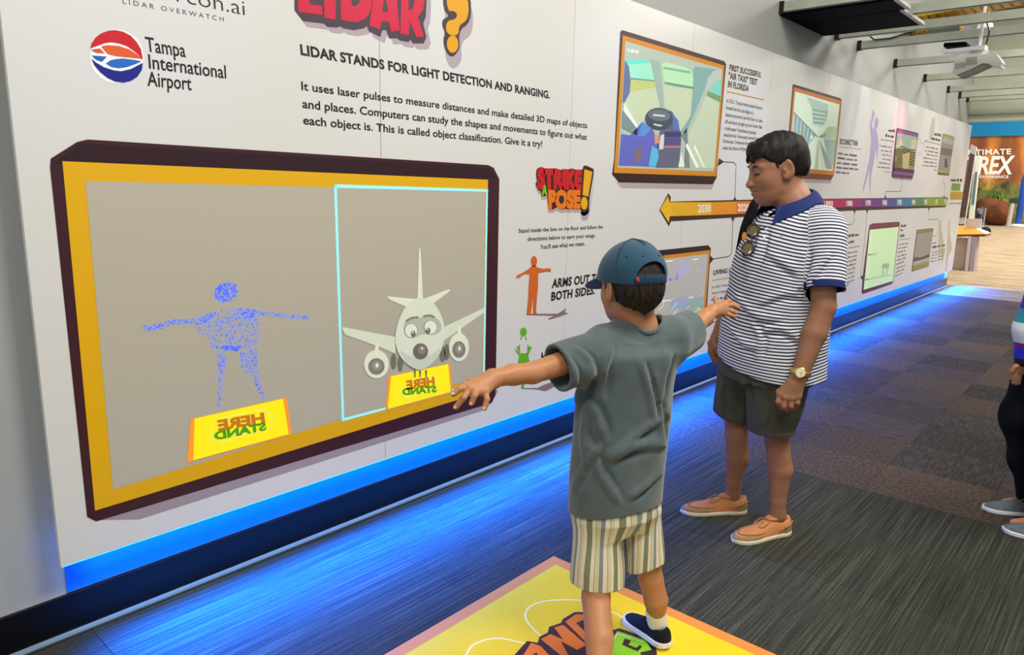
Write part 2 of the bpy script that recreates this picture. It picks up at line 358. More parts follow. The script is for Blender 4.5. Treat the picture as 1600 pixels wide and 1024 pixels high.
# log and ferns at the foot of the backdrop
Yl = 41.6
p0 = onY(1528, 338, Yl); p1 = onY(1575, 340, Yl)
bark = mat('log_bark', (112, 62, 34), 0.8, var=(3, 0.4), bump=(12, 0.6, 0.03))
lr = 0.62
b = MB(); pts = [(p0[0] + (p1[0] - p0[0]) * t, Yl + .12 * math.sin(t * 5), lr + 0.06 * math.sin(t * 7)) for t in np.linspace(0, 1, 9)]
b.tube(pts, [lr * v for v in (0.8, 0.98, 1.0, .96, 1, .95, .97, .93, .85)], 14)
tag(b.build('fallen_log', bark, smooth=True), 'thick brown fallen log lying before the forest backdrop', 'log')
fern_m = mat('fern_green', (96, 128, 44), 0.6, var=(4, 0.3))
for k, (fx, fy) in enumerate(((1528, 330), (1551, 322), (1574, 330))):
    c = onY(fx, fy, Yl + 1.5)
    root2 = empty('fern', (c[0], Yl + 1.5, 0), ('leafy green fern at the left end of the fallen log', 'tallest green fern rising behind the middle of the log', 'green fern behind the right end of the log')[k], 'fern', 'ferns by the log')
    b = MB()
    for q in range(15):
        an = q * 2 * math.pi / 15 + random.random() * .3; Ln = random.uniform(0.34, 0.44); hh = (1.1, 1.5, 1.1)[k] * random.uniform(.8, 1.1)
        prev = None
        for t in np.linspace(0, 1, 8):
            x = c[0] + math.cos(an) * Ln * t; y = Yl + 1.5 + .5 * math.sin(an) * Ln * t; z = hh * (math.sin(t * 2.3) / 1.0)
            wd = 0.20 * (1 - t) + .02; cur = [(x - math.sin(an) * wd, y + math.cos(an) * wd, z), (x + math.sin(an) * wd, y - math.cos(an) * wd, z + .03)]
            if prev: b.add([prev[0], prev[1], cur[1], cur[0]], [(0, 1, 2, 3)])
            prev = cur
    b.build('frond_cluster', fern_m, root2, True)['kind'] = 'stuff'
# blue sloping post and dark frame with a pale leg beside it
p = onY(1590, 352, 40.5); t_ = onY(1601, 282, p[1])
root2 = empty('blue_post', (p[0], p[1], 0), 'blue leaning post on a white foot at the right edge before the backdrop', 'post')
b = MB(); b.tube([(p[0], p[1], 0.05), (t_[0], t_[1], t_[2]), (t_[0] + .5, t_[1], t_[2] + 2.2)], 0.13, 10); b.build('post_tube', mat('post_blue', (20, 84, 200), 0.35, 0.5), root2, True)
b = MB(); b.lathe([(0.34, 0), (0.34, 0.1), (0.16, 0.14)], (p[0], p[1], 0), n=16); b.build('post_foot', mat('foot_white', (225, 225, 220), 0.5), root2, True)
q0 = onZ(1577, 348); b = MB(); yq = 40.0
root2 = empty('info_stand', (onY(1580, 345, yq)[0], yq, 0), 'dark information stand with a pale slanting leg in front of the log', 'stand')
A = onY(1576, 318, yq); Bq = onY(1592, 312, yq)
b = MB(); b.prism([onY(1576, 311, yq), onY(1591, 309, yq), onY(1592, 318, yq), onY(1577, 319, yq)], (0, 0.1, 0)); b.build('stand_panel', mat('stand_dark', (48, 62, 52), 0.5), root2)
f0 = onY(1576, 346, yq); b = MB(); b.tube([(f0[0], yq, 0.02), onY(1582, 318, yq)], 0.09, 8); b.build('stand_leg', mat('leg_pale', (180, 176, 160), 0.5), root2)

# kiosk desk, door-like framed boards, stroller just past the end of the display
yk = 16.2
def kp(x, y, Y=yk): return onY(x, y, Y)
root = empty('kiosk_desk', (onZ(1512, 425)[0], yk, 0), 'white kiosk desk with an orange slanted top on a pale post', 'desk')
o_t = mat('kiosk_orange', (240, 150, 36), 0.4, 0.5); wt = mat('kiosk_white', (226, 218, 212), 0.45, 0.4)
b = MB(); A = [kp(1492, 356), kp(1518, 353, yk + .5), kp(1548, 366, yk + .25), kp(1538, 368), kp(1488, 370)]
b.prism([kp(1484, 368), kp(1540, 367), kp(1519, 356, yk + .5), kp(1490, 355, yk + .5)], (0, 0, 0.02)); b.build('desk_top', o_t, root)
b = MB(); b.prism([kp(1538, 367.5), kp(1547, 365, yk + .2), kp(1524, 356, yk + .5), kp(1519, 356, yk + .5)], (0, 0, 0.02)); b.build('top_border', wt, root)
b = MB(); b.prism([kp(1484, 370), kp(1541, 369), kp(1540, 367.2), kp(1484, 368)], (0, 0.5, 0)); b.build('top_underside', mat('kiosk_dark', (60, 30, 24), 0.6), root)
f1 = onZ(1509, 425); 
b = MB(); b.prism([(onY(1507, 425, yk)[0], yk, 0), (onY(1512, 425, yk)[0], yk, 0), kp(1518.5, 370), kp(1513, 370)], (0, 0.10, 0)); b.build('desk_leg', wt, root)
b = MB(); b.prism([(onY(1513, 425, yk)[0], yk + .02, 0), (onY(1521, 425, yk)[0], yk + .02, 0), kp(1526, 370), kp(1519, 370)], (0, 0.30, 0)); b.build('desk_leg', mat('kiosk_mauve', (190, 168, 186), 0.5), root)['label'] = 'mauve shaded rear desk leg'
b = MB(); b.prism([(onY(1484, 425, yk)[0], yk + .2, 0), (onY(1506, 423, yk)[0], yk + .2, 0), kp(1512, 372, yk + .2), kp(1490, 372, yk + .2)], (0, 0.05, 0)); b.build('side_panel', mat('kiosk_side', (206, 178, 160), 0.5, var=(5, .12)), root)
b = MB(); b.prism([kp(1510, 342, yk + .4), kp(1534, 342, yk + .4), kp(1533, 358, yk + .4), kp(1510, 357, yk + .4)], (0, 0.05, 0)); b.build('back_board', wt, root)
def framed(name, label, pts, Y, th, fr_m, in_m, inset, cat):
    P = [onY(x, y, Y) for x, y in pts]; P[2][2] = max(P[2][2], 0); P[3][2] = max(P[3][2], 0)
    c = sum(P) / 4; root = empty(name, (c[0], Y, 0), label, cat)
    # legs to the floor
    MB().prism(P, (0, th, 0)).build('frame', fr_m, root)
    Q = [c + (p - c) * inset for p in P]; MB().prism([q + np.array([0, -.012, 0]) for q in Q], (0, 0.012, 0)).build('face', in_m, root)
    b = MB(); b.prism([(P[3][0], Y, 0), (P[2][0], Y, 0), P[2] + np.array([0, 0, .02]), P[3] + np.array([0, 0, .02])], (0, th, 0)); b.build('foot', fr_m, root)
    return root
fr = framed('tall_board', 'tall white framed brown information board behind the display end', [(1517, 226), (1526, 230), (1507, 352), (1496, 352)], 17.4, .06, wt, mat('board_brown', (110, 84, 78), 0.6, var=(8, .2)), 0.8, 'board')
text_on([('ABOUT', (1506, 330), (1503, 350), (1508.5, 331))], lambda x, y: onY(x, y, 17.37), 'board_lettering', white_p, fr, np.array([0, -0.005, 0]), 0.03) if False else None
framed('glass_board', 'bright white framed glass panel beside the brown board', [(1525, 243), (1532, 243), (1521, 345), (1513, 345)], 19.0, .06, mat('frame_bright', (236, 240, 228), 0.4), mat('panel_teal', (96, 128, 140), 0.3), 0.5, 'board')
# stroller beyond the desk
ys = 30.0; c = onY(1530, 330, ys); root = empty('stroller', (c[0], ys, 0), 'dark folded stroller parked beyond the kiosk desk', 'stroller')
dk = mat('stroller_dark', (58, 60, 66), 0.6, var=(6, .4))
b = MB(); b.prism([onY(1524, 340, ys), onY(1533, 341, ys), onY(1536, 326, ys), onY(1531, 324, ys), onY(1526, 331, ys)], (0, 0.5, 0)); b.build('seat', dk, root)
b = MB(); b.prism([onY(1531, 326, ys), onY(1536, 327, ys), onY(1534, 335, ys), onY(1530, 333, ys)], (0, -0.2, 0)); b.build('hood', mat('stroller_grey', (120, 120, 122), .6), root)
for dx, dyy in ((-.22, 0), (.2, 0), (-.22, .5), (.2, .5)):
    b = MB(); b.lathe([(0.05, -.03), (0.16, -.03), (0.16, .03), (0.05, .03)], (c[0] + dx, ys + dyy, 0.16), (0, 1, 0), 14); b.build('wheel', dark_st, root, False)
for dx in (-.2, .18):
    b = MB(); b.tube([(c[0] + dx, ys, .16), (c[0] + dx * .8, ys + .25, .5), (c[0] + dx * .6, ys + .5, .95)], 0.02, 6); b.build('frame_tube', mat('stroller_frame', (150, 150, 150), .4), root)

# ------------------------------------------------------------------ white ultra short throw projector under the struts
pc = onZ(1527, 98, 2.50)
root = empty('projector', tuple(pc), 'white ceiling projector with grey vent grilles hanging under the struts', 'projector')
wp = mat('projector_white', (222, 222, 208), 0.4, 0.4)
def pp(x, y, dy=0.0): return onY(x, y, pc[1] + dy)
b = MB(); b.prism([pp(1488, 114), pp(1492, 92), pp(1500, 85), pp(1526, 85), pp(1556, 83), pp(1563, 92), pp(1566, 98), pp(1564, 105), pp(1548, 101), pp(1536, 98.5), pp(1515, 109), pp(1495, 117)], (0, 0.17, 0)); b.build('case', wp, root)
b = MB(); b.prism([pp(1548, 101, .01), pp(1564, 105, .01), pp(1567, 98, .01), pp(1560, 92, .01), pp(1553, 96, .01)], (0, 0.15, 0)); b.build('lens_hood', mat('hood_grey', (170, 164, 156), 0.5), root)
b = MB(); b.prism([pp(1494, 117, .02), pp(1515, 109.3, .02), pp(1536, 98.8, .02), pp(1547, 101.3, .02), pp(1522, 113, .02), pp(1500, 121, .02)], (0, 0.13, 0)); b.build('base_plate', mat('plate_tan', (150, 140, 124), 0.5), root)
gr = mat('vent_grey', (150, 150, 132), 0.6)
for (xa, ya_, xb, yb_) in ((1493, 99, 1507, 97), (1509, 90.5, 1517, 89.5), (1518, 89.5, 1526, 88.5)):
    hgt = 8.5 if xa < 1500 else 12
    b = MB(); b.prism([pp(xa, ya_ + hgt, -.004), pp(xb, yb_ + hgt, -.004), pp(xb, yb_, -.004), pp(xa, ya_, -.004)], (0, 0.004, 0)); g_ = b.build('vent', gr, root)
    for q in range(4):
        t = (q + .5) / 4; b = MB(); b.prism([pp(xa + 1, ya_ + hgt * t + 1, -.008), pp(xb - 1, yb_ + hgt * t + 1, -.008), pp(xb - 1, yb_ + hgt * t, -.008), pp(xa + 1, ya_ + hgt * t, -.008)], (0, 0.004, 0)); b.build('louvre', wp, g_)
b = MB(); b.prism([pp(1470, 75), pp(1472, 82), pp(1505, 80), pp(1538, 76), pp(1540, 70), pp(1505, 74), pp(1478, 77)], (0, 0.12, 0)); b.build('mount_arm', mat('mount_white', (232, 232, 236), 0.35, 0.5), root)
b = MB(); b.prism([pp(1514, 86, .05), pp(1534, 84, .05), pp(1541, 74, .05), pp(1518, 79, .05)], (0, 0.16, 0)); b.build('mount_head', mat('mount_cream', (214, 206, 190), 0.5), root)
t0 = pp(1530, 76, .1); b = MB(); b.tube([t0, (t0[0], t0[1], 3.95)], 0.012, 8); b.build('mount_pole', mat('mount_white', (232, 232, 236)), root)
b = MB(); b.prism([pp(1474, 73, .15), pp(1512, 72, .15), pp(1509, 65, .15), pp(1475, 67, .15)], (0, 0.2, 0)); b.build('mount_plate', panel_black, root)
t1 = pp(1541, 69, .05); b = MB(); b.tube([t1, t1 + np.array([.01, 0, .10]), t1 + np.array([-.03, 0, .2])], 0.006, 6); b.build('cable', dark_st, root)
# loose cable on the strut by the wall
c0 = np.array([0.03, 7.66, 2.84]); b = MB()
b.tube([(0.0, 7.63, 3.02), (0.01, 7.62, 2.90), (0.06, 7.625, 2.852), (0.2, 7.63, 2.85), (0.45, 7.63, 2.90), (0.7, 7.63, 2.905), (1.1, 7.64, 2.90)], 0.007, 6)
tag(b.build('cable', dark_st, smooth=True), 'loose black cable draped over the strut near the grey wall', 'cable')
# dome lamp above the struts
for (x, y) in ((1539, 43),):
    c = onZ(x, y, 3.2); root = empty('dome_lamp', tuple(c), 'small white dome lamp hanging above the struts near the top right', 'lamp')
    b = MB(); b.lathe([(0.075, 0), (0.07, 0.03), (0.04, 0.06), (0.02, 0.07)], c, n=18); b.build('shade', mat('lamp_white', (236, 236, 230), .4, emit=.4), root, True)
    b = MB(); b.tube([c + np.array([0, 0, .07]), (c[0] + .1, c[1], 3.95)], 0.018, 8); b.build('stem', steel, root)
c = onZ(1250, 4, 3.1)
root = empty('light_fixture', tuple(c), 'lit strip light above the first strut at the top edge', 'light')
b = MB(); b.box((c[0] - .2, c[1] - .04, c[2]), (c[0] + .25, c[1] + .04, c[2] + .05), bev=.008); b.build('tube', mat('tube_glow', (255, 250, 205), .4, emit=2.5), root)
b = MB(); b.box((c[0] - .25, c[1] - .08, c[2] + .05), (c[0] + .8, c[1] + .08, c[2] + .10), bev=.01); b.build('housing', dark_st, root)
# ------------------------------------------------------------------ the long display wall
DW = empty('display_wall', (0, 6.7, 0.29), 'long white printed exhibit wall about light detection with a timeline arrow and framed pictures', 'display wall')
pan_m = mat('panel_white', (216, 215, 209), 0.34, 0.45, bump=(500, 0.02, 0.001))
pan_e = mat('panel_edge', (206, 200, 184), 0.5, 0.3)
seams = [0.61, 1.848, 3.072, 4.29, 5.51, 6.73, 7.95, 9.17, 10.39, 11.61, 12.88]
for i in range(len(seams) - 1):
    y0, y1 = seams[i] + 0.0012, seams[i + 1] - 0.0012
    b = MB(); b.box((-0.019, y0, 0.288), (0.0, y1, 2.448), 0, bev=0.0012); b.build('panel', pan_m, DW)
b = MB()
for y in seams: b.box((-0.040, max(y - .03, .63), 0.40), (-0.0192, min(y + .03, 12.86), 2.40))
b.build('mounting_batten', mat('batten', (40, 40, 42), .6), DW)
b = MB()
for z in (0.6, 1.5, 2.3): b.box((-0.097, .75, z), (-0.040, 12.75, z + .05))
b.build('mounting_rail', mat('batten', (40, 40, 42)), DW)
b = MB(); b.box((-0.0965, 0.645, 0.15), (-0.093, 12.86, 0.40)); b.build('recess_glow_strip', mat('recess_painted_glow', (14, 120, 250), 0.5, 0.3), DW)  # LED glow on the grey wall put into this strip's blue base colour
b = MB(); b.box((-0.05, .62, .276), (-0.02, 12.86, .281)); b.build('led_strip', mat('led_blue', (30, 120, 255), .4, emit=6.0), DW)

PR = {}
def pm(rgb, emit=0.0, rough=0.42):
    key = 'print_%d_%d_%d_%s' % (rgb + (str(int(emit * 100)),))
    return mat(key, rgb, rough, 0.35, emit=emit)
LIFT = [0.0008]
def W(x, y): return onX(x, y, 0.0)
def WP(crop, s):
    ox, oy = crop
    return lambda x, y: W(ox + x / s, oy + y / s)
def tri(poly):
    """ear-clip via bmesh so concave prints fill well"""
    return poly
from mathutils.geometry import tessellate_polygon
def poly(name, pts, rgb, parent=DW, emit=0.0, mapf=W, lv=1, m=None):
    """flat print polygon(s) on the panel; pts: list of points or list of lists"""
    if not isinstance(pts[0][0], (list, tuple)): pts = [pts]
    V = []; Fc = []
    for p in pts:
        P = [mapf(x, y) for x, y in p]
        for q in P: q[0] = lv * 0.0006
        T = tessellate_polygon([[Vector(q) for q in P]]); n = len(V); V += P
        for t in T:
            a, b_, c = [Vector(P[i]) for i in t]
            nn = (b_ - a).cross(c - a)
            Fc.append(tuple(i + n for i in (t if nn.x > 0 else t[::-1])))
    return mesh_obj(name, V, Fc, m or pm(rgb, emit), parent)
def ellp(cx, cy, rx, ry, n=28, rot=0.0):
    c, s = math.cos(rot), math.sin(rot)
    return [(cx + rx * math.cos(a) * c - ry * math.sin(a) * s, cy + rx * math.cos(a) * s + ry * math.sin(a) * c) for a in np.linspace(0, 2 * math.pi, n, endpoint=False)]
def rnd(pts, it=2):
    """corner-cut rounding"""
    for _ in range(it):
        o = []
        for i in range(len(pts)):
            a, b_ = pts[i], pts[(i + 1) % len(pts)]
            o += [(a[0] * .75 + b_[0] * .25, a[1] * .75 + b_[1] * .25), (a[0] * .25 + b_[0] * .75, a[1] * .25 + b_[1] * .75)]
        pts = o
    return pts
def txt(name, lines, rgb, mapf=W, offset=0.0, lv=2, emit=0.0, parent=DW, spacing=1.0):
    return text_on(lines, mapf, name, pm(rgb, emit), parent, np.array([lv * 0.0006, 0, 0]), offset, spacing)
def bars(name, rows, rgb=(70, 64, 62), mapf=W, words=None, parent=DW, lv=2):
    """illegible small print: rows of word-shaped strokes. rows: (x0,y0,x1,y1,h)"""
    V = []; rr = random.Random(len(rows) * 7 + int(rows[0][0])); polys = []
    for (x0, y0, x1, y1, h) in rows:
        n = max(3, int(abs(x1 - x0) / (h * 2.6))); cuts = [0]
        for k in range(n): cuts.append(cuts[-1] + rr.uniform(.6, 1.6))
        tot = cuts[-1]
        for k in range(n):
            a, e = cuts[k] / tot, (cuts[k + 1] - .22) / tot
            hh = h * rr.uniform(.55, .95)
            xa, ya, xe, ye = x0 + (x1 - x0) * a, y0 + (y1 - y0) * a, x0 + (x1 - x0) * e, y0 + (y1 - y0) * e
            polys.append([(xa, ya), (xe, ye), (xe, ye - hh), (xa, ya - hh)])
    return poly(name, polys, rgb, parent, mapf=mapf, lv=lv)
def stroke(name, pts, wd, rgb, mapf=W, parent=DW, lv=2, emit=0.0, closed=False):
    """thin printed line of even width in metres"""
    P = [mapf(x, y) for x, y in pts]; polys = []
    V = []; Fc = []
    n = len(P)
    for i in range(n if closed else n - 1):
        a, b_ = P[i], P[(i + 1) % n]; d = b_ - a; d[0] = 0; L_ = np.linalg.norm(d); d /= L_
        nrm = np.array([0, -d[2], d[1]]) * wd / 2; a = a - d * wd / 2; b_ = b_ + d * wd / 2
        k = len(V); V += [a + nrm, a - nrm, b_ - nrm, b_ + nrm]
        for q in V[k:]: q[0] = lv * 0.0006
        f = (k, k + 1, k + 2, k + 3)
        nn = np.cross(V[k + 1] - V[k], V[k + 2] - V[k])
        Fc.append(f if nn[0] > 0 else f[::-1])
    return mesh_obj(name, V, Fc, pm(rgb, emit), parent)

INK = (34, 28, 30)
# company name cut by the top of the picture, airport logo and name
q = WP((0, 0), 3.3333)
txt('sponsor_lettering', [('ercon.ai', (845, -8), (1275, 80), (838, -92))], (30, 30, 32), q, -0.012)
txt('sponsor_lettering', [('LIDAR OVERWATCH', (640, 18), (1165, 112), (637, -8))], (60, 60, 62), q, -0.01, spacing=1.5)
poly('logo_backing', ellp(608, 295, 140, 140), (244, 240, 240), mapf=q, lv=1)
LG = [((200, 24, 34), [(470, 252), (476, 228), (495, 198), (525, 174), (565, 160), (600, 157), (640, 165), (680, 186), (712, 220), (733, 255), (742, 300), (739, 313), (722, 288), (700, 268), (660, 241), (620, 227), (580, 221), (545, 225), (505, 240)]),
      ((214, 84, 34), [(472, 260), (518, 252), (545, 278), (500, 276)]),
      ((222, 92, 36), [(526, 242), (560, 235), (620, 240), (670, 256), (710, 281), (737, 306), (700, 303), (650, 298), (600, 292), (562, 283), (545, 266)]),
      ((24, 96, 176), [(475, 289), (556, 295), (530, 323), (500, 312)]),
      ((28, 104, 190), [(550, 331), (575, 314), (600, 308), (640, 305), (700, 312), (737, 320), (700, 336), (660, 350), (620, 356), (580, 350)]),
      ((22, 30, 130), [(474, 304), (500, 326), (540, 350), (590, 366), (630, 371), (680, 360), (720, 339), (743, 328), (738, 365), (715, 400), (680, 422), (640, 431), (600, 426), (560, 408), (520, 376), (490, 340)])]
for k, (c, p) in enumerate(LG): poly('logo_shape', p, c, mapf=q, lv=2)
txt('airport_name', [('Tampa', (762, 266), (968, 298), (753, 191)), ('International', (776, 356), (1178, 409), (770, 283)), ('Airport', (768, 446), (998, 470), (764, 372))], (22, 20, 24), q, 0.008)

# big title
t5 = WP((440, 0), 5.0)
dk = [(95, -220), (100, 80), (165, 165), (330, 185), (355, 210), (430, 216), (455, 205), (480, 222), (560, 236), (640, 222), (665, 205), (680, 245), (770, 290), (785, 238), (815, 235), (840, 302), (900, 298), (920, 316), (990, 330), (1005, 310), (1025, 340), (1108, 340), (1130, 292), (1105, 185), (1125, 130), (1132, 0), (1128, -240)]
poly('title_shadow', [(x + 35, y + 46) for x, y in dk], (176, 160, 166), mapf=t5, lv=1)
poly('title_outline', dk, (72, 58, 66), mapf=t5, lv=2)
RED = (206, 26, 62)
for p in ([(106, -210), (215, -215), (217, 35), (312, 46), (319, 118), (131, 93)], [(322, -215), (428, -220), (419, 153), (333, 138)],
          [(452, -225), (560, -225), (650, -165), (695, -60), (702, 40), (682, 110), (640, 155), (580, 173), (500, 165), (462, 148)],
          [(738, -225), (880, -225), (920, 236), (855, 248), (835, 172), (780, 166), (765, 230), (685, 200)],
          [(938, -225), (1050, -225), (1112, -160), (1116, -20), (1102, 80), (1062, 130), (1110, 286), (1050, 290), (1000, 165), (990, 276), (925, 262)]):
    poly('title_letter', p, RED, mapf=t5, lv=3)
for p in ([(540, -120), (590, -110), (610, -50), (606, 20), (580, 49), (545, 40)], [(805, -40), (832, 96), (784, 92)], [(992, -60), (1030, -50), (1035, 20), (1020, 72), (990, 80)], [(888, -60), (925, -60), (915, 60)]):
    poly('letter_counter', p, (72, 58, 66), mapf=t5, lv=4)
qo = rnd([(1262, -110), (1420, -110), (1476, -20), (1480, 120), (1455, 190), (1400, 228), (1384, 290), (1392, 350), (1380, 400), (1336, 448), (1298, 430), (1268, 370), (1262, 300), (1278, 260), (1252, 200), (1258, 150), (1310, 125), (1262, 80)], 1)
poly('title_shadow', [(x + 16, y + 92) for x, y in qo], (176, 160, 166), mapf=t5, lv=1)
poly('title_outline', qo, (66, 52, 54), mapf=t5, lv=2)
poly('title_question_mark', rnd([(1285, -110), (1400, -100), (1452, -10), (1462, 90), (1440, 165), (1385, 198), (1380, 268), (1340, 280), (1290, 262), (1278, 205), (1300, 160), (1352, 152), (1372, 120), (1352, 88), (1290, 84)], 1), (224, 160, 14), mapf=t5, lv=3)
poly('title_question_mark', ellp(1334, 345, 45, 68), (224, 160, 14), mapf=t5, lv=3)

c2 = WP((440, 0), 3.077)
txt('heading_text', [('LIDAR STANDS FOR LIGHT DETECTION AND RANGING.', (92, 262), (1290, 474), (87, 214))], (40, 30, 32), c2, 0.034, spacing=1.04)
txt('body_text', [('It uses laser pulses to measure distances and make detailed 3D maps of objects', (95, 432), (1468, 617), (93, 392)),
                  ('and places. Computers can study the shapes and movements to figure out what', (100, 518), (1467, 673), (98, 477)),
                  ('each object is. This is called object classification. Give it a try!', (104, 597), (1252, 708), (102, 556))], (24, 20, 22), c2, 0.014)

# ------------------------------------------------------------------ main projected picture and its printed frame
MAR = (62, 28, 36)
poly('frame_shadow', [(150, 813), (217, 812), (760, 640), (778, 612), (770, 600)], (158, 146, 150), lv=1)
poly('frame_outline', rnd([(78, 262), (79, 248), (120, 222), (137, 218), (762, 258), (771, 262), (780, 280), (774, 618), (768, 630), (150, 815), (136, 808)], 0), MAR, lv=2)
poly('frame_outline', [(82, 256), (124, 224), (765, 262), (777, 280), (300, 262)], (46, 20, 26), lv=3)
poly('frame_border', [(97, 252), (762, 281), (757, 612), (148, 798)], (226, 172, 14), lv=4)
GREY = (184, 178, 160)
poly('projected_ground', [(133, 283), (757, 299), (753, 588), (176, 765)], GREY, lv=5)
# glowing projected outline
CY = (150, 226, 232)
for a, b_ in (((523, 291), (760, 298)), ((523, 291), (535, 656)), ((760, 298), (755, 580)), ((535, 656), (753, 598))):
    stroke('projected_outline', [a, b_], 0.012, CY, lv=7, emit=0.35)
poly('projected_band', [(522, 288), (762, 296), (762, 300), (523, 294)], (150, 230, 210), lv=6, emit=.2)
# blue point-cloud figure
pc = WP((200, 430), 3.4133)
blobs = [ellp(520, 90, 66, 52, 16, -.5), [(76, 262), (90, 292), (130, 296), (250, 262), (400, 262), (430, 235), (520, 180), (400, 212), (330, 235), (240, 235), (110, 262)],
         [(520, 175), (660, 178), (720, 195), (960, 215), (965, 240), (700, 215), (640, 235)], [(350, 262), (440, 225), (540, 180), (690, 205), (700, 330), (680, 390), (440, 392), (420, 320), (370, 315)],
         [(468, 395), (518, 400), (520, 480), (492, 690), (470, 715), (480, 520)], [(590, 395), (680, 380), (700, 560), (732, 664), (712, 664), (650, 520), (600, 510)], [(500, 378), (600, 380), (580, 404), (510, 400)]]
dens = [420, 330, 260, 640, 150, 260, 130]
def inside(p, x, y):
    r = False; n = len(p); j = n - 1
    for i in range(n):
        if (p[i][1] > y) != (p[j][1] > y) and x < (p[j][0] - p[i][0]) * (y - p[i][1]) / (p[j][1] - p[i][1]) + p[i][0]: r = not r
        j = i
    return r
rr = random.Random(3); dots = []
for bl, n in zip(blobs, dens):
    xs = [p[0] for p in bl]; ys = [p[1] for p in bl]; k = 0; tries = 0
    while k < n and tries < 20000:
        tries += 1; x = rr.uniform(min(xs), max(xs)); y = rr.uniform(min(ys), max(ys))
        if inside(bl, x, y):
            u = rr.uniform(2.2, 4.6); dots.append([(x - u, y - u * .6), (x + u, y - u * .9), (x + u, y + u * .7), (x - u, y + u)]); k += 1
mid = MB()
o = poly('point_cloud_figure', dots, (132, 154, 238), mapf=pc, lv=6, emit=0.3); o['kind'] = 'stuff'
# yellow mat pictures
def matpic(ox, L4, fr, tl, w1, w2, cc):
    poly('projected_mat', L4, (244, 150, 46), lv=7, emit=.25)
    poly('projected_mat', fr, (250, 232, 20), lv=8, emit=.25)
    txt('projected_lettering', [w1], (214, 130, 40), offset=0.05, lv=10)
    txt('projected_lettering', [w2], (70, 176, 30), offset=0.05, lv=10)
matpic(0, [(297, 655), (447, 621), (455, 679), (291, 723)], [(303, 654), (441, 623), (450, 678), (301, 719)], None,
       ('HERE', (413, 659), (340, 672), (411, 645)), ('STAND', (415, 671), (334, 687), (414, 660)), None)
matpic(0, [(606, 588), (702, 568), (706, 614), (601, 641)], [(610, 588), (699, 569), (703, 612), (605, 639)], None,
       ('HERE', (678, 601), (634, 608), (677, 589)), ('STAND', (681, 612), (628, 617), (680, 603)), None)
stroke('projected_mat_line', rnd([(330, 664), (345, 654), (400, 640), (420, 643), (425, 662), (415, 672), (380, 678), (345, 693), (328, 688)], 1), 0.004, (236, 238, 130), lv=9, emit=.2, closed=True)
stroke('projected_mat_line', rnd([(628, 606), (640, 595), (672, 586), (684, 592), (686, 606), (660, 614), (636, 622), (624, 616)], 1), 0.004, (236, 238, 130), lv=9, emit=.2, closed=True)
# projected airliner seen head-on
ap = WP((500, 380), 3.4133)
WH = (222, 228, 204)
def A(name, p, c, lv, e=0.12): return poly(name, p, c, mapf=ap, lv=lv, emit=e)
A('projected_aeroplane', [(516, 295), (524, 28), (528, 24), (533, 45), (545, 295)], WH, 8)
A('projected_aeroplane', [(354, 288), (362, 284), (505, 298), (470, 345), (370, 303)], WH, 8)
A('projected_aeroplane', [(555, 295), (684, 245), (691, 252), (680, 262), (590, 330)], WH, 8)
A('projected_aeroplane', [(114, 452), (120, 448), (400, 500), (398, 590), (330, 560), (130, 488)], (212, 220, 196), 8)
A('projected_aeroplane', [(655, 448), (872, 345), (874, 368), (700, 490), (655, 520)], (212, 220, 196), 8)
for (cx, cy, rx, ry) in ((297, 645, 66, 76), (737, 555, 53, 76)):
    A('projected_engine', ellp(cx, cy, rx, ry), (222, 228, 204), 9); A('projected_engine', ellp(cx - 1, cy + 12, rx * .66, ry * .58), (136, 134, 120), 10, 0.0)
    A('projected_engine', ellp(cx, cy + 8, rx * .38, ry * .34), (160, 158, 144), 11, 0.0); A('projected_engine', ellp(cx + 1, cy + 6, rx * .12, ry * .16, 12), (236, 238, 220), 12)
    A('projected_engine', [(cx - 6, cy - ry - 38), (cx + 8, cy - ry - 38), (cx + 14, cy - ry * .6), (cx - 12, cy - ry * .6)], (226, 232, 210), 10)
for x, y in ((388, 630), (425, 640), (650, 590), (672, 580)): A('projected_wheel', ellp(x, y, 14, 42), (122, 118, 104), 9, 0); 
body = rnd([(525, 288), (585, 300), (635, 365), (662, 455), (650, 560), (600, 640), (530, 684), (460, 650), (410, 590), (392, 510), (405, 430), (440, 350), (475, 305)], 2)
A('projected_aeroplane', body, (216, 222, 200), 13)
A('projected_aeroplane', rnd([(410, 560), (460, 600), (540, 610), (600, 585), (648, 545), (600, 640), (530, 682), (460, 650)], 1), (196, 206, 186), 14)
A('projected_eye', rnd([(440, 470), (440, 420), (480, 400), (540, 395), (600, 390), (640, 420), (640, 470), (600, 490), (545, 480), (500, 505), (460, 500)], 1), (178, 186, 168), 14)
for (cx, cy) in ((478, 465), (582, 448)):
    A('projected_eye', ellp(cx, cy, 36, 38), (120, 124, 108), 15, 0); A('projected_eye', ellp(cx, cy, 33, 36), (226, 232, 214), 16)
    A('projected_eye', ellp(cx + 11 if cx < 500 else cx - 14, cy + 18, 13, 17, 16), (120, 122, 110), 17, 0); A('projected_eye', ellp(cx + 8 if cx < 500 else cx - 18, cy + 10, 4, 5, 8), (240, 244, 230), 18)
A('projected_brow', [(450, 408), (480, 392), (516, 388), (516, 397), (482, 402), (454, 420)], (140, 140, 122), 17, 0)
A('projected_brow', [(542, 384), (580, 378), (606, 390), (604, 398), (578, 388), (543, 393)], (140, 140, 122), 17, 0)
A('projected_nose', ellp(529, 576, 40, 43), (118, 112, 100), 15, 0); A('projected_nose', ellp(535, 568, 22, 24), (146, 140, 128), 16, 0); A('projected_nose', ellp(536, 560, 6, 7, 10), (226, 226, 212), 17)
for x in (500, 528, 560): A('projected_gear', [(x - 5, 678), (x + 5, 676), (x + 3, 716), (x - 2, 716)], (110, 108, 80), 12, 0)

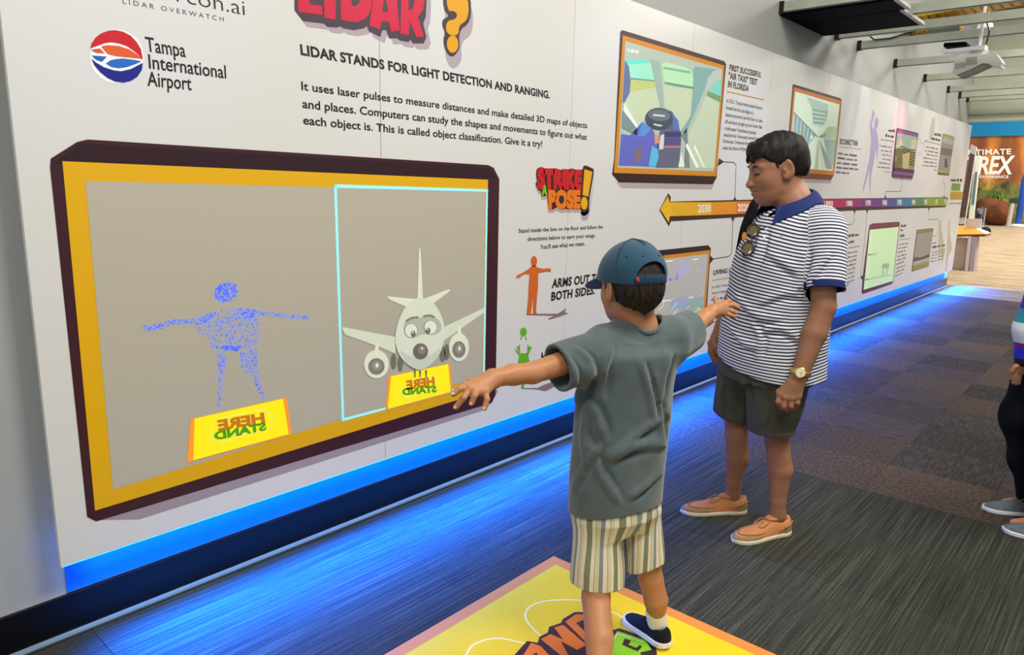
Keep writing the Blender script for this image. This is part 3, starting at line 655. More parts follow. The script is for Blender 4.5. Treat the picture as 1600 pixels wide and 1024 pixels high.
# ------------------------------------------------------------------ strike a pose column
s11 = WP((820, 250), 11.375)
ol = [(195, 250), (210, 170), (240, 140), (290, 125), (360, 150), (560, 150), (640, 180), (680, 160), (780, 165), (850, 150), (900, 180), (1020, 170), (1045, 105), (1090, 100), (1220, 160), (1225, 220), (1150, 650), (1135, 880), (1080, 930), (1030, 935), (980, 880), (870, 880), (830, 870), (780, 888), (730, 870), (640, 888), (570, 840), (480, 890), (415, 880), (395, 640), (290, 650), (285, 560), (240, 540), (185, 430), (215, 370)]
poly('pose_shadow', [[(x, y + 60) for x, y in ol], [(990, 920), (1140, 860), (1140, 1000), (1100, 1080), (1010, 1080)], [(1140, 880), (1240, 300), (1150, 960)]], (178, 162, 164), mapf=s11, lv=1)
poly('pose_outline', ol, (60, 26, 22), mapf=s11, lv=2)
txt('pose_lettering', [('STRIKE', (215, 490), (1010, 500), (212, 175))], (196, 24, 30), s11, .075, 3, spacing=.98)
txt('pose_lettering', [('POSE', (412, 855), (985, 838), (412, 562))], (226, 118, 18), s11, .075, 3)
txt('pose_lettering', [('A', (288, 620), (398, 612), (292, 468))], (112, 190, 30), s11, .08, 4)
poly('pose_exclamation_mark', [(1055, 162), (1197, 212), (1122, 655), (1022, 622)], (226, 168, 18), mapf=s11, lv=3)
poly('pose_exclamation_mark', ellp(1052, 770, 60, 116), (226, 168, 18), mapf=s11, lv=3)
c6 = WP((780, 230), 2.5)
txt('body_text', [('Stand inside the box on the floor and follow the', (75, 335), (404, 318), (75, 319)), ('directions below to earn your wings.', (110, 367), (375, 352), (110, 351)), ("You'll see what we mean.", (160, 399), (334, 384), (160, 382))], (46, 38, 38), c6, 0.012)
txt('heading_text', [('ARMS OUT TO', (204, 550), (397, 524), (207, 517)), ('BOTH SIDES.', (202, 600), (373, 573), (204, 568))], (34, 26, 28), c6, .036, spacing=1.06)
txt('heading_text', [('HANDS ON', (163, 836), (330, 808), (165, 804)), ('YOUR HIPS.', (163, 884), (335, 852), (165, 852))], (34, 26, 28), c6, .03)
OR = (206, 100, 30)
poly('pose_figure_shadow', [(120, 651), (228, 651), (262, 629), (256, 645), (271, 650), (236, 662), (195, 675), (190, 670), (214, 659), (121, 657)], (134, 112, 110), mapf=c6, lv=2)
poly('pose_figure', [ellp(135, 446, 12, 21, 16), [(129, 462), (142, 462), (146, 470), (172, 476), (190, 473), (201, 476), (200, 488), (185, 486), (158, 491), (151, 495), (151, 545), (148, 570), (143, 638), (146, 651), (132, 651), (131, 580), (125, 638), (121, 656), (106, 656), (112, 600), (114, 550), (118, 497), (98, 496), (76, 511), (66, 513), (67, 502), (84, 494), (112, 478)]], OR, mapf=c6, lv=3)
GR = (96, 176, 26)
poly('pose_figure_shadow', [(96, 941), (150, 941), (172, 930), (205, 918), (240, 918), (228, 930), (196, 946), (178, 954), (150, 947), (98, 945)], (134, 112, 116), mapf=c6, lv=2)
poly('pose_figure', [ellp(94, 722, 13, 17, 16), [(86, 735), (82, 755), (88, 750), (88, 736)], [(102, 735), (108, 755), (102, 750)], [(87, 735), (103, 735), (112, 752), (124, 768), (127, 780), (113, 812), (108, 805), (117, 780), (110, 770), (110, 800), (120, 852), (104, 862), (99, 890), (96, 945), (86, 945), (87, 870), (72, 852), (80, 800), (80, 770), (68, 782), (80, 806), (75, 812), (57, 784), (60, 768), (76, 752)]], GR, mapf=c6, lv=3)

# ------------------------------------------------------------------ timeline arrow
arr = [(1046, 316, 1112, 316, 1112, 336, 1048, 338, (226, 172, 20)), (1112, 316, 1150, 315, 1150, 334.5, 1112, 336, (226, 142, 24)), (1150, 315, 1200, 313.5, 1200, 332, 1150, 334.5, (216, 118, 30)),
       (1200, 313.5, 1250, 312, 1250, 328.5, 1200, 332, (206, 60, 40)), (1250, 312, 1320, 311, 1320, 324, 1250, 328.5, (178, 26, 88)), (1320, 311, 1345, 310.6, 1345, 323.5, 1320, 324, (148, 38, 106)), (1345, 310.6, 1378, 310.2, 1378, 323, 1345, 323.5, (112, 50, 130)),
       (1378, 310.2, 1400, 310, 1400, 322.6, 1378, 323, (82, 80, 152)), (1400, 310, 1426, 309.8, 1426, 322.2, 1400, 322.6, (56, 116, 164)), (1426, 309.8, 1446, 309.5, 1446, 321.8, 1426, 322.2, (80, 134, 96)), (1446, 309.5, 1480, 309, 1479, 321.5, 1446, 321.8, (134, 154, 54))]
poly('timeline_edge', [(1030, 328), (1044, 302), (1048, 308), (1047, 315), (1180, 312), (1480, 308.3), (1481, 310), (1477, 324), (1300, 330.5), (1165, 339), (1048, 346), (1045, 354)], (62, 26, 26), lv=2)
for a in arr: poly('timeline_segment', [(a[0], a[1]), (a[2], a[3]), (a[4], a[5]), (a[6], a[7])], a[8], lv=3)
poly('timeline_arrowhead', [(1031, 327), (1043.5, 306), (1045.5, 316), (1049, 316), (1049, 338), (1046, 338), (1044.5, 348)], (232, 182, 22), lv=4)
for s_, x0, x1, yb_, yt in (('2030', 1090, 1110, 332, 320), ('2020', 1152, 1169, 330, 319), ('2010', 1197, 1214, 328, 317.5), ('2000', 1240, 1256, 325.5, 316), ('1990', 1287, 1301, 323, 314.5), ('1980', 1322, 1331.5, 322, 314), ('1970', 1352, 1360, 321.5, 313.5),
                            ('1960', 1378.5, 1385.5, 320.8, 313), ('1950', 1402, 1408.5, 320.2, 312.6), ('1940', 1424.5, 1429.5, 319.8, 312.4), ('1930', 1443.5, 1448, 319.4, 312.2), ('1920', 1461, 1464.5, 319, 312), ('1910', 1475, 1478.5, 319, 312)):
    txt('timeline_year', [(s_, (x0, yb_), (x1, yb_ - (x1 - x0) * .03), (x0, yt))], (246, 236, 206), offset=.03, lv=5)
LN = (84, 60, 56)
def tri_mark(x, y, s, up):
    poly('connector_tip', [(x - s, y), (x + s, y), (x, y - 2.2 * s if up else y + 2.2 * s)], (70, 36, 34), lv=3)
stroke('connector_line', [(1131, 253), (1146, 254), (1150, 258), (1148, 312)], .006, LN); tri_mark(1148, 314, 3.2, True)
stroke('connector_line', [(1113, 405), (1138, 401), (1143, 396), (1145, 342)], .006, LN); tri_mark(1145, 340, 3.2, False)
poly('connector_tip', [(1123, 247), (1131, 253), (1121, 260)], (70, 36, 34), lv=3); poly('connector_tip', [(1108, 398), (1115, 405), (1106, 416)], (62, 30, 30), lv=3)
z5 = WP((1300, 280), 5.12)
for L_ in ([(425, 155), (428, 98), (548, 98), (560, 0), (562, -20)], [(895, 155), (903, 35), (888, 35), (890, 0), (892, -10)], [(180, 250), (176, 335), (155, 362), (95, 370)], [(280, 250), (268, 420), (230, 760), (233, 778), (247, 790)], [(773, 225), (768, 325), (850, 322), (845, 425), (835, 452), (806, 456)]):
    stroke('connector_line', L_, .006, LN, z5)
for (x, y) in ((425, 150), (895, 150)): poly('connector_tip', [(x - 9, y), (x + 9, y), (x, y - 22)], (70, 36, 34), mapf=z5, lv=3)
for (x, y) in ((180, 250), (281, 246), (775, 226)): poly('connector_tip', [(x - 9, y), (x + 9, y), (x, y + 28)], (70, 36, 34), mapf=z5, lv=3)
poly('connector_tip', [(244, 770), (226, 788), (243, 803)], (62, 30, 30), mapf=z5, lv=3)

# ------------------------------------------------------------------ cockpit picture (upper row, nearest)
k3 = WP((940, 30), 3.2)
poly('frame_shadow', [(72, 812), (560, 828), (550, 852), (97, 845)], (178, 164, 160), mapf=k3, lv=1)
poly('frame_outline', [(93, 62), (104, 55), (612, 210), (622, 225), (580, 690), (575, 792), (556, 826), (86, 816), (52, 776), (62, 700)], (70, 40, 40), mapf=k3, lv=2)
poly('frame_outline', [(54, 770), (570, 786), (574, 792), (556, 826), (86, 816), (52, 776)], (48, 20, 22), mapf=k3, lv=3)
poly('frame_border', [(104, 80), (612, 232), (571, 786), (60, 769)], (212, 136, 26), mapf=k3, lv=4)
EP = .16
poly('projected_cockpit', [(116, 110), (602, 250), (558, 762), (78, 742)], (170, 186, 170), mapf=k3, lv=5, emit=EP)
k4 = WP((960, 50), 4.2667)
def K(p, c, lv, nm='projected_cockpit', e=EP): return poly(nm, p, c, mapf=k4, lv=lv, emit=e)
K([(66, 192), (200, 186), (240, 210), (262, 320), (305, 500), (230, 520), (190, 590), (150, 670), (60, 560)], (190, 206, 172), 6)
K([(70, 192), (205, 186), (243, 215), (264, 325), (180, 315), (100, 308), (90, 230)], (150, 224, 196), 7)
K([(100, 308), (266, 328), (276, 368), (190, 380), (90, 408)], (186, 196, 120), 7)
K([(72, 185), (205, 186), (235, 206), (120, 215), (75, 212)], (96, 214, 200), 8)
K([(310, 212), (345, 202), (470, 236), (518, 264), (524, 320), (505, 560), (440, 660), (420, 620), (370, 520), (330, 500)], (188, 204, 172), 6)
K([(310, 214), (345, 204), (470, 238), (518, 266), (524, 374), (330, 340)], (176, 222, 176), 7)
K([(322, 232), (500, 262), (505, 278), (322, 246)], (120, 170, 158), 8)
K([(330, 332), (522, 366), (522, 380), (400, 362), (330, 345)], (96, 150, 120), 8)
K([(104, 306), (262, 322), (262, 330), (104, 316)], (92, 150, 150), 8)
K([(712, 300), (650, 340), (606, 430), (560, 540), (480, 700), (470, 740), (540, 905), (664, 905)], (188, 202, 176), 6)
K([(710, 305), (652, 345), (620, 400), (704, 440)], (120, 200, 190), 7); K([(620, 395), (706, 430), (702, 470), (612, 425)], (110, 150, 96), 8)
K([(535, 230), (680, 250), (620, 300), (590, 400), (540, 520), (470, 680), (440, 660), (505, 560), (524, 320), (518, 264)], (122, 164, 160), 7)
K([(655, 258), (712, 262), (712, 290), (655, 322), (620, 385), (600, 400), (615, 320)], (176, 190, 176), 8)
K([(240, 185), (300, 200), (325, 500), (300, 500), (262, 320)], (150, 176, 166), 8)
K([(470, 740), (440, 690), (480, 640), (500, 905), (460, 905)], (110, 130, 130), 7)
K([(480, 740), (560, 905), (540, 905), (470, 760)], (240, 240, 226), 8); K([(530, 750), (600, 905), (590, 905), (525, 770)], (240, 240, 226), 8)
K([(330, 520), (380, 530), (425, 620), (440, 720), (425, 905), (270, 905), (280, 760), (300, 660)], (92, 96, 118), 9)
K([(380, 540), (420, 590), (430, 655), (385, 655)], (78, 110, 176), 10)
K([(325, 665), (440, 665), (440, 700), (325, 700)], (58, 56, 104), 10); K([(320, 760), (435, 760), (430, 772), (320, 772)], (190, 120, 110), 11); K([(320, 705), (438, 705), (436, 755), (320, 755)], (78, 76, 128), 10)
K(ellp(292, 580, 92, 74, 30, .1), (58, 72, 92), 11); K(ellp(292, 556, 74, 40, 24, .1), (96, 110, 118), 12); K([(250, 548), (330, 556), (328, 566), (250, 560)], (212, 214, 204), 13); K([(252, 610), (318, 622), (300, 632), (256, 622)], (200, 204, 190), 13)
K([(66, 190), (92, 230), (104, 330), (96, 410), (64, 470), (50, 470)], (96, 110, 150), 8)
K([(60, 470), (160, 640), (150, 690), (50, 600)], (226, 230, 220), 8); K([(50, 520), (150, 650), (145, 690), (45, 640)], (120, 140, 140), 9)
K([(42, 680), (100, 690), (180, 600), (250, 650), (275, 700), (285, 770), (270, 898), (24, 890)], (92, 98, 182), 9)
K([(245, 760), (282, 780), (290, 830), (270, 898), (222, 895)], (84, 176, 214), 10); K([(180, 600), (240, 640), (200, 690), (150, 700)], (84, 140, 206), 10); K([(130, 790), (180, 760), (170, 860), (120, 870)], (120, 104, 110), 10)
K([(258, 680), (290, 690), (294, 740), (262, 748)], (206, 140, 124), 12); K([(300, 690), (326, 680), (322, 780), (290, 785)], (200, 206, 206), 11)
K([(420, 900), (440, 800), (460, 880), (462, 900)], (230, 226, 210), 10)
K([(82, 112), (96, 118), (92, 136), (84, 130)], (236, 240, 230), 8); K([(100, 122), (124, 116), (128, 138), (104, 140)], (226, 236, 226), 8); K([(130, 124), (156, 124), (158, 140), (134, 142)], (226, 236, 226), 8)
txt('heading_text', [('FIRST SUCCESSFUL', (638, 255), (797, 292), (640, 227)), ('"AIR TAXI" TEST', (634, 296), (777, 330), (636, 266)), ('IN FLORIDA', (630, 338), (734, 362), (633, 309))], (52, 44, 44), k3, .034, spacing=1.05)
stroke('rule_line', [(628, 362), (812, 404)], .007, (206, 140, 50), k3)
rows = [('In 2023, Tampa International Airport', 625, 416, 803, 453), ('hosted the first test flight of a', 622, 450, 760, 479), ('battery-powered aircraft that can take', 619, 485, 803, 517), ('off and land straight up and down, like', 616, 520, 801, 548),
        ('a helicopter! Hundreds of people', 613, 553, 772, 577), ('watched the Volocopter aircraft for', 610, 586, 783, 607), ('8 minutes. Everyone cheered to see', 608, 618, 786, 634), ('what the future of flying looks like!', 605, 652, 775, 662)]
txt('body_text', [(s_, (a, b_), (c, d), (a + 1, b_ - 19)) for s_, a, b_, c, d in rows], (84, 76, 74), k3, .004)

# train picture
t6 = WP((1220, 120), 6.027)
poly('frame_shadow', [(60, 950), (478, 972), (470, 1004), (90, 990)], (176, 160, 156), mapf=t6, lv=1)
poly('frame_outline', [(110, 76), (118, 70), (566, 205), (572, 225), (498, 932), (470, 974), (60, 952), (44, 905)], (116, 68, 44), mapf=t6, lv=2)
poly('frame_outline', [(110, 76), (118, 70), (566, 205), (566, 220), (120, 98)], (64, 48, 44), mapf=t6, lv=3)
poly('frame_border', [(120, 98), (564, 228), (494, 928), (52, 892)], (206, 124, 46), mapf=t6, lv=4)
poly('projected_train_view', [(132, 138), (550, 262), (484, 886), (66, 852)], (206, 224, 200), mapf=t6, lv=5, emit=.2)
def T(p, c, lv, e=.16): return poly('projected_train_view', p, c, mapf=t6, lv=lv, emit=e)
T([(118, 330), (330, 545), (250, 650), (200, 760), (90, 730)], (136, 168, 168), 6)
for k in range(6): T([(118 + k * 34, 350 + k * 30), (124 + k * 34, 356 + k * 30), (104 + k * 30, 740 - k * 12), (96 + k * 30, 742 - k * 12)], (206, 222, 208), 7)
T([(118, 335), (124, 335), (345, 565), (338, 572)], (110, 130, 124), 8)
T([(240, 190), (440, 260), (440, 330), (410, 350), (290, 300)], (168, 196, 180), 6); T([(290, 300), (440, 330), (420, 420), (380, 470), (300, 440)], (134, 170, 162), 7)
for k in range(4): T([(290, 322 + k * 40), (425, 350 + k * 34), (420, 362 + k * 34), (290, 336 + k * 40)], (196, 216, 196), 8)
T([(440, 470), (530, 470), (520, 580), (400, 590), (380, 560)], (176, 196, 160), 7); T([(400, 590), (518, 590), (490, 850), (440, 790)], (150, 178, 168), 7)
T([(340, 590), (350, 590), (262, 850), (180, 850)], (222, 224, 196), 8); T([(346, 592), (352, 592), (348, 870), (312, 868)], (180, 184, 158), 9); T([(352, 592), (360, 592), (480, 850), (476, 872), (420, 868)], (140, 156, 146), 8); T([(352, 592), (356, 592), (420, 868), (380, 868)], (212, 214, 186), 9)
T([(350, 560), (415, 530), (418, 560), (372, 580)], (140, 150, 130), 9); T([(280, 550), (295, 556), (290, 590), (274, 585)], (240, 246, 230), 9)
txt('heading_text', [('SKYCONNECT TRAIN', (1311.8, 225.2), (1340, 228), (1312, 216.8))], (70, 60, 66), offset=.02)
stroke('rule_line', [(1311.5, 229), (1345, 233.5)], .007, (184, 140, 120))
d7 = WP((1280, 170), 3.303)
bars('body_print', [(97, 235, 200, 249, 11), (94, 259, 201, 271, 11), (91, 284, 204, 296, 11), (88, 308, 206, 318, 11), (85, 332, 158, 338, 11)], (104, 96, 102), d7)

# living lidar picture
l6 = WP((1000, 370), 6.022)
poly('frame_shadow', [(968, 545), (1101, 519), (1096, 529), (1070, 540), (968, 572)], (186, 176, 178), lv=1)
poly('frame_outline', [(968, 398), (1034, 390.8), (1106.3, 383.3), (1110.5, 388), (1107, 440), (1102, 518), (1098, 523), (1068, 534), (966, 562)], (50, 24, 26), lv=2)
poly('frame_border', [(970, 407), (1109, 391), (1100, 515), (967, 551)], (212, 138, 34), lv=4)
poly('projected_lidar_street', [(973, 413), (1105.5, 396.8), (1097, 505), (970, 538)], (186, 184, 176), lv=5, emit=.06)
def Lp(p, c, lv, e=.12): return poly('projected_lidar_street', p, c, mapf=l6, lv=lv, emit=e)
Lp([(350, 250), (470, 225), (455, 370), (335, 385)], (178, 176, 204), 6); Lp([(590, 210), (630, 205), (618, 340), (575, 350)], (180, 176, 200), 6)
Lp([(270, 385), (300, 380), (298, 412), (262, 415)], (136, 132, 226), 7); Lp([(335, 345), (358, 340), (356, 405), (325, 412)], (150, 150, 220), 7)
Lp([(250, 600), (420, 560), (600, 590), (590, 640), (430, 690), (300, 680)], (158, 170, 196), 6); Lp([(440, 600), (600, 560), (585, 700), (420, 760)], (150, 176, 160), 7)
rr = random.Random(11)
for k in range(26):
    x = rr.uniform(150, 560); y = rr.uniform(640, 790) - abs(x - 300) * .12; a = rr.uniform(-1.2, -.5) if rr.random() < .6 else rr.uniform(.6, 1.2); L_ = rr.uniform(25, 95); wv = rr.uniform(2.0, 5)
    dx, dy = math.cos(a) * L_, math.sin(a) * L_
    Lp([(x, y), (x + dx, y + dy), (x + dx + wv, y + dy + wv), (x + wv, y + wv)], rr.choice([(238, 240, 214), (226, 222, 140), (150, 196, 130), (232, 190, 150), (214, 226, 236)]), 9, .3)
for (x, y, wv) in ((236, 240, 66), (490, 222, 50), (200, 612, 84), (450, 580, 44)): Lp([(x, y), (x + wv, y - wv * .13), (x + wv, y - wv * .13 - 9), (x, y - 9)], (240, 242, 240), 9, .3)
for k in range(34):
    x = rr.uniform(240, 620); y = rr.uniform(230, 560); u = rr.uniform(2, 7); Lp([(x, y), (x + u, y - u), (x + u * 1.4, y + 1), (x + 2, y + u)], rr.choice([(236, 240, 240), (200, 206, 226), (226, 150, 150)]), 8, .3)
txt('heading_text', [('LIVING LIDAR', (690, 359), (948, 322), (691, 317))], (44, 34, 34), l6, .03)
stroke('rule_line', [(680, 412), (960, 366)], .007, (206, 150, 70), l6)
txt('body_text', [('In 2023, Tampa International', (678, 488), (950, 440), (679, 467)), ('Airport began', (674, 544), (812, 519), (675, 522))], (74, 66, 62), l6, .0)
bars('body_print', [(670, 602, 900, 562, 18), (667, 655, 900, 612, 18), (664, 708, 880, 668, 18), (660, 762, 900, 716, 18), (657, 818, 780, 792, 18)], (90, 82, 78), l6)

# airport lobby picture, glowing green-white
poly('frame_outline', [(298, 372), (318, 356), (533, 341), (542, 350), (487, 828), (472, 842), (246, 920), (236, 910), (245, 780)], (96, 42, 62), mapf=z5, lv=2)
poly('frame_border', [(300, 368), (318, 362), (536, 346), (531, 380), (300, 405)], (118, 50, 74), mapf=z5, lv=3)
poly('projected_lobby', [(300, 406), (532, 382), (484, 816), (250, 886)], (196, 226, 172), mapf=z5, lv=5, emit=.22)
for p, c in (([(285, 600), (365, 590), (350, 606), (285, 614)], (160, 196, 160)), ([(400, 680), (456, 672), (452, 710), (396, 716)], (150, 176, 140)), ([(400, 716), (414, 716), (410, 775), (396, 770)], (168, 196, 156)), ([(430, 714), (444, 712), (440, 768), (428, 764)], (168, 196, 156)), ([(262, 800), (478, 760), (478, 768), (262, 812)], (166, 200, 158)), ([(300, 406), (326, 404), (284, 874), (252, 884)], (206, 234, 186))):
    poly('projected_lobby', p, c, mapf=z5, lv=6, emit=.18)
poly('frame_outline', [(678, 406), (804, 391), (809, 398), (772, 700), (640, 741), (635, 732)], (104, 98, 56), mapf=z5, lv=2)
poly('frame_border', [(680, 410), (804, 396), (801, 416), (679, 432)], (134, 130, 74), mapf=z5, lv=3)
poly('photo_print', [(679, 436), (801, 419), (774, 676), (644, 712)], (158, 148, 138), mapf=z5, lv=4)
poly('photo_print', [(652, 634), (668, 622), (700, 630), (778, 598), (776, 624), (700, 650), (652, 662)], (72, 66, 62), mapf=z5, lv=5)
poly('photo_print', [(650, 662), (776, 626), (772, 650), (700, 670), (648, 690)], (186, 178, 164), mapf=z5, lv=5)
poly('frame_border', [(644, 700), (774, 664), (772, 698), (640, 736)], (140, 136, 70), mapf=z5, lv=5)
HG = (80, 74, 72)
bars('heading_print', [(130, 466, 218, 452, 26), (132, 516, 178, 508, 26)], HG, z5); stroke('rule_line', [(132, 552), (222, 536)], .006, HG, z5)
bars('body_print', [(122 - k * 4.6, 600 + k * 35, 208 - k * 4.2 - (40 if k == 8 else 0), 582 + k * 32.5, 14) for k in range(9)] + [(82, 910, 118, 902, 12)], (116, 108, 102), z5)
bars('heading_print', [(552, 386, 594, 380, 24), (548, 416, 568, 414, 16), (545, 466, 580, 460, 26)], HG, z5); stroke('rule_line', [(541, 486), (626, 474)], .006, HG, z5)
bars('body_print', [(533 - k * 3.6, 528 + k * 32, 614 - k * 3.6 - (k % 3) * 8, 518 + k * 29, 12) for k in range(9)], (116, 108, 100), z5)
bars('heading_print', [(804, 520, 834, 514, 12), (802, 556, 914, 532, 20)], HG, z5)
bars('body_print', [(800 - k * 4, 592 + k * 25, 912 - k * 5, 566 + k * 24, 10) for k in range(4)], (116, 108, 96), z5)

# upper far pictures
u6 = WP((1340, 160), 6.4)
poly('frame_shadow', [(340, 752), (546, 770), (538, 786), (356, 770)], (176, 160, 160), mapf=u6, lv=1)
poly('frame_outline', [(388, 264), (400, 257), (602, 306), (607, 320), (550, 756), (540, 768), (345, 752), (338, 740)], (98, 52, 88), mapf=u6, lv=2)
poly('frame_border', [(394, 268), (601, 314), (597, 346), (392, 300)], (146, 84, 136), mapf=u6, lv=3)
poly('photo_print', [(391, 302), (597, 348), (560, 712), (362, 686)], (150, 140, 98), mapf=u6, lv=4)
poly('photo_print', [(391, 302), (597, 348), (580, 500), (480, 460), (375, 470)], (158, 182, 164), mapf=u6, lv=5)
poly('photo_print', [(430, 360), (460, 440), (400, 470), (380, 440)], (206, 204, 164), mapf=u6, lv=6); poly('photo_print', [(540, 370), (590, 380), (578, 470), (520, 470)], (196, 198, 160), mapf=u6, lv=6)
for k in range(7): stroke('photo_print', [(376 + k * 4, 480 + k * 22), (440, 440 + k * 26), (500, 470 + k * 22), (574 - k * 3, 480 + k * 26)], .012, (84, 70, 56), u6, lv=7)
poly('photo_print', [(365, 600), (420, 560), (440, 690), (364, 680)], (112, 110, 60), mapf=u6, lv=8); poly('photo_print', [(440, 520), (520, 500), (500, 700), (450, 695)], (196, 180, 120), mapf=u6, lv=8)
poly('photo_print', [(362, 650), (562, 676), (558, 712), (360, 688)], (78, 48, 74), mapf=u6, lv=9)
poly('frame_border', [(358, 688), (560, 712), (552, 740), (346, 718)], (132, 82, 138), mapf=u6, lv=9)
poly('frame_outline', [(850, 318), (856, 313), (964, 344), (967, 354), (912, 734), (802, 724), (800, 716)], (116, 112, 66), mapf=u6, lv=2)
poly('frame_border', [(852, 320), (963, 350), (959, 374), (850, 346)], (154, 160, 88), mapf=u6, lv=3)
poly('photo_print', [(850, 346), (958, 374), (918, 702), (808, 690)], (148, 140, 132), mapf=u6, lv=4)
poly('photo_print', [(836, 450), (946, 470), (938, 540), (828, 520)], (118, 104, 100), mapf=u6, lv=5); poly('photo_print', [(872, 560), (890, 560), (896, 650), (868, 650)], (76, 68, 66), mapf=u6, lv=6); poly('photo_print', [(852, 345), (958, 374), (952, 430), (842, 400)], (172, 166, 158), mapf=u6, lv=5)
poly('frame_border', [(808, 680), (920, 694), (915, 712), (806, 700)], (160, 162, 90), mapf=u6, lv=5); poly('frame_outline', [(804, 700), (914, 712), (910, 734), (802, 722)], (104, 98, 58), mapf=u6, lv=6)
poly('raised_arm_silhouette', [(148, 65), (158, 80), (174, 115), (152, 180), (142, 245), (165, 268), (168, 200), (180, 155), (195, 148), (206, 165), (206, 220), (187, 280), (200, 330), (209, 420), (196, 600), (189, 500), (182, 470), (160, 600), (132, 760), (124, 950), (114, 800), (120, 660), (95, 760), (50, 915), (54, 850), (88, 700), (118, 560), (134, 400), (130, 310), (121, 230), (144, 130)], (170, 162, 198), mapf=u6, lv=1)
poly('raised_arm_silhouette', [(745, 160), (766, 150), (776, 130), (770, 260), (757, 380), (714, 370), (726, 270)], (190, 182, 164), mapf=u6, lv=1)
stroke('plan_outline', [(612, 350), (640, 420), (690, 380), (625, 530), (600, 500)], .01, (186, 176, 186), u6, lv=1)
poly('pale_figure_print', [(860, 330), (872, 330), (876, 400), (900, 560), (880, 700), (868, 560), (850, 690), (852, 480)], (190, 180, 150), mapf=z5, lv=1)
poly('pale_figure_print', [(935, 320), (946, 330), (940, 420), (960, 560), (930, 620), (915, 740), (905, 740), (918, 560)], (190, 180, 146), mapf=z5, lv=1)
bars('heading_print', [(308, 292, 376, 302, 34), (278, 344, 368, 358, 34)], HG, u6); stroke('rule_line', [(230, 370), (364, 393)], .006, HG, u6)
bars('body_print', [(220, 440, 350, 458, 14), (228, 486, 348, 502, 14), (244, 528, 342, 542, 14), (248, 572, 338, 584, 14), (212, 610, 334, 624, 14), (196, 652, 328, 664, 14), (270, 698, 322, 704, 12)], (120, 110, 116), u6)
bars('heading_print', [(768, 330, 836, 344, 30), (736, 374, 830, 392, 34)], HG, u6); stroke('rule_line', [(672, 385), (825, 424)], .006, HG, u6)
bars('body_print', [(684, 450, 814, 476, 14), (672, 488, 812, 514, 14), (688, 526, 806, 546, 14), (656, 560, 802, 580, 14), (664, 600, 800, 618, 14), (650, 636, 796, 650, 14), (762, 680, 790, 684, 12)], (122, 114, 114), u6)
bars('heading_print', [(932, 790, 1054, 796, 36)], (72, 72, 66), u6)
poly('colour_block', [(944, 810), (1030, 812), (1022, 886), (934, 884)], (116, 144, 56), mapf=u6, lv=2); poly('colour_block', [(930, 894), (1050, 896), (1046, 974), (926, 972)], (184, 140, 54), mapf=u6, lv=2)
bars('body_print', [(920, 1016, 1044, 1014, 14)], (110, 104, 100), u6)
# ------------------------------------------------------------------ floor mat sticker
FM = empty('floor_mat', (1.25, 1.75, 0), 'yellow square floor graphic with an orange border that reads stand here, under the boy', 'floor graphic')
mo = [onZ(865, 870), onZ(1215, 1024)]
XA, YT = mo[0][0], mo[0][1]; SZ = 1.12
def fq(x0, y0, x1, y1, z): return [(x0, y0, z), (x1, y0, z), (x1, y1, z), (x0, y1, z)]
b = MB(); b.box((XA, YT - SZ, 0.0005), (XA + SZ, YT, 0.0022)); b.build('border', mat('mat_orange', (222, 140, 60), .5, .3), FM)
yw = mat('mat_yellow', (238, 204, 26), .45, .35, var=(3, .04))
b = MB(); b.box((XA + .048, YT - SZ + .048, 0.0022), (XA + SZ - .048, YT - .048, 0.0028)); b.build('field', yw, FM)
def zmap(x, y): return onZ(x, y, 0.003)
def fpoly(name, pts, m, z=0.0032, mapf=None):
    P = [np.array(onZ(x, y, z)) for x, y in pts]; T = tessellate_polygon([[Vector(q) for q in P]]); Fc = []
    for t in T:
        a, b_, c = [Vector(P[i]) for i in t]; nn = (b_ - a).cross(c - a); Fc.append(tuple(t if nn.z > 0 else t[::-1]))
    return mesh_obj(name, P, Fc, m, FM)
def fline(name, pts, wd, m, z=0.0031):
    P = [np.array(onZ(x, y, z)) for x, y in pts]; V = []; Fc = []
    N = len(P); nr = []
    for i in range(N):
        d = P[min(i + 1, N - 1)] - P[max(i - 1, 0)]; d /= np.linalg.norm(d); nr.append(np.array([-d[1], d[0], 0]) * wd / 2)
    for i in range(N): V += [P[i] - nr[i], P[i] + nr[i]]
    for i in range(N - 1): Fc.append((2 * i, 2 * i + 2, 2 * i + 3, 2 * i + 1))
    return mesh_obj(name, V, Fc, m, FM)
cream = mat('mat_cream', (246, 240, 180), .5)
def smooth_pts(p, n=6):
    out = []
    for i in range(len(p) - 1):
        p0 = p[max(i - 1, 0)]; p1 = p[i]; p2 = p[i + 1]; p3 = p[min(i + 2, len(p) - 1)]
        for t in np.linspace(0, 1, n, endpoint=False):
            out.append(tuple(.5 * ((2 * p1[k]) + (-p0[k] + p2[k]) * t + (2 * p0[k] - 5 * p1[k] + 4 * p2[k] - p3[k]) * t * t + (-p0[k] + 3 * p1[k] - 3 * p2[k] + p3[k]) * t ** 3) for k in range(len(p1))))
    return out + [tuple(p[-1])]
fline('outline', smooth_pts([(845, 995), (824, 972), (822, 956), (838, 943), (870, 938), (915, 940), (960, 958), (985, 975)]), .006, cream)
fline('outline', smooth_pts([(728, 1024), (740, 1008), (765, 999), (790, 999), (820, 1006)]), .006, cream)
fline('outline', smooth_pts([(700, 1060), (712, 1040), (728, 1024)]), .006, cream)
ink = mat('mat_ink', (58, 34, 34), .5); lor = mat('mat_letter_orange', (232, 120, 30), .5); lgr = mat('mat_letter_green', (140, 204, 30), .5)
s25 = lambda pts: [(600 + x / 2.5, 840 + y / 2.5) for x, y in pts]
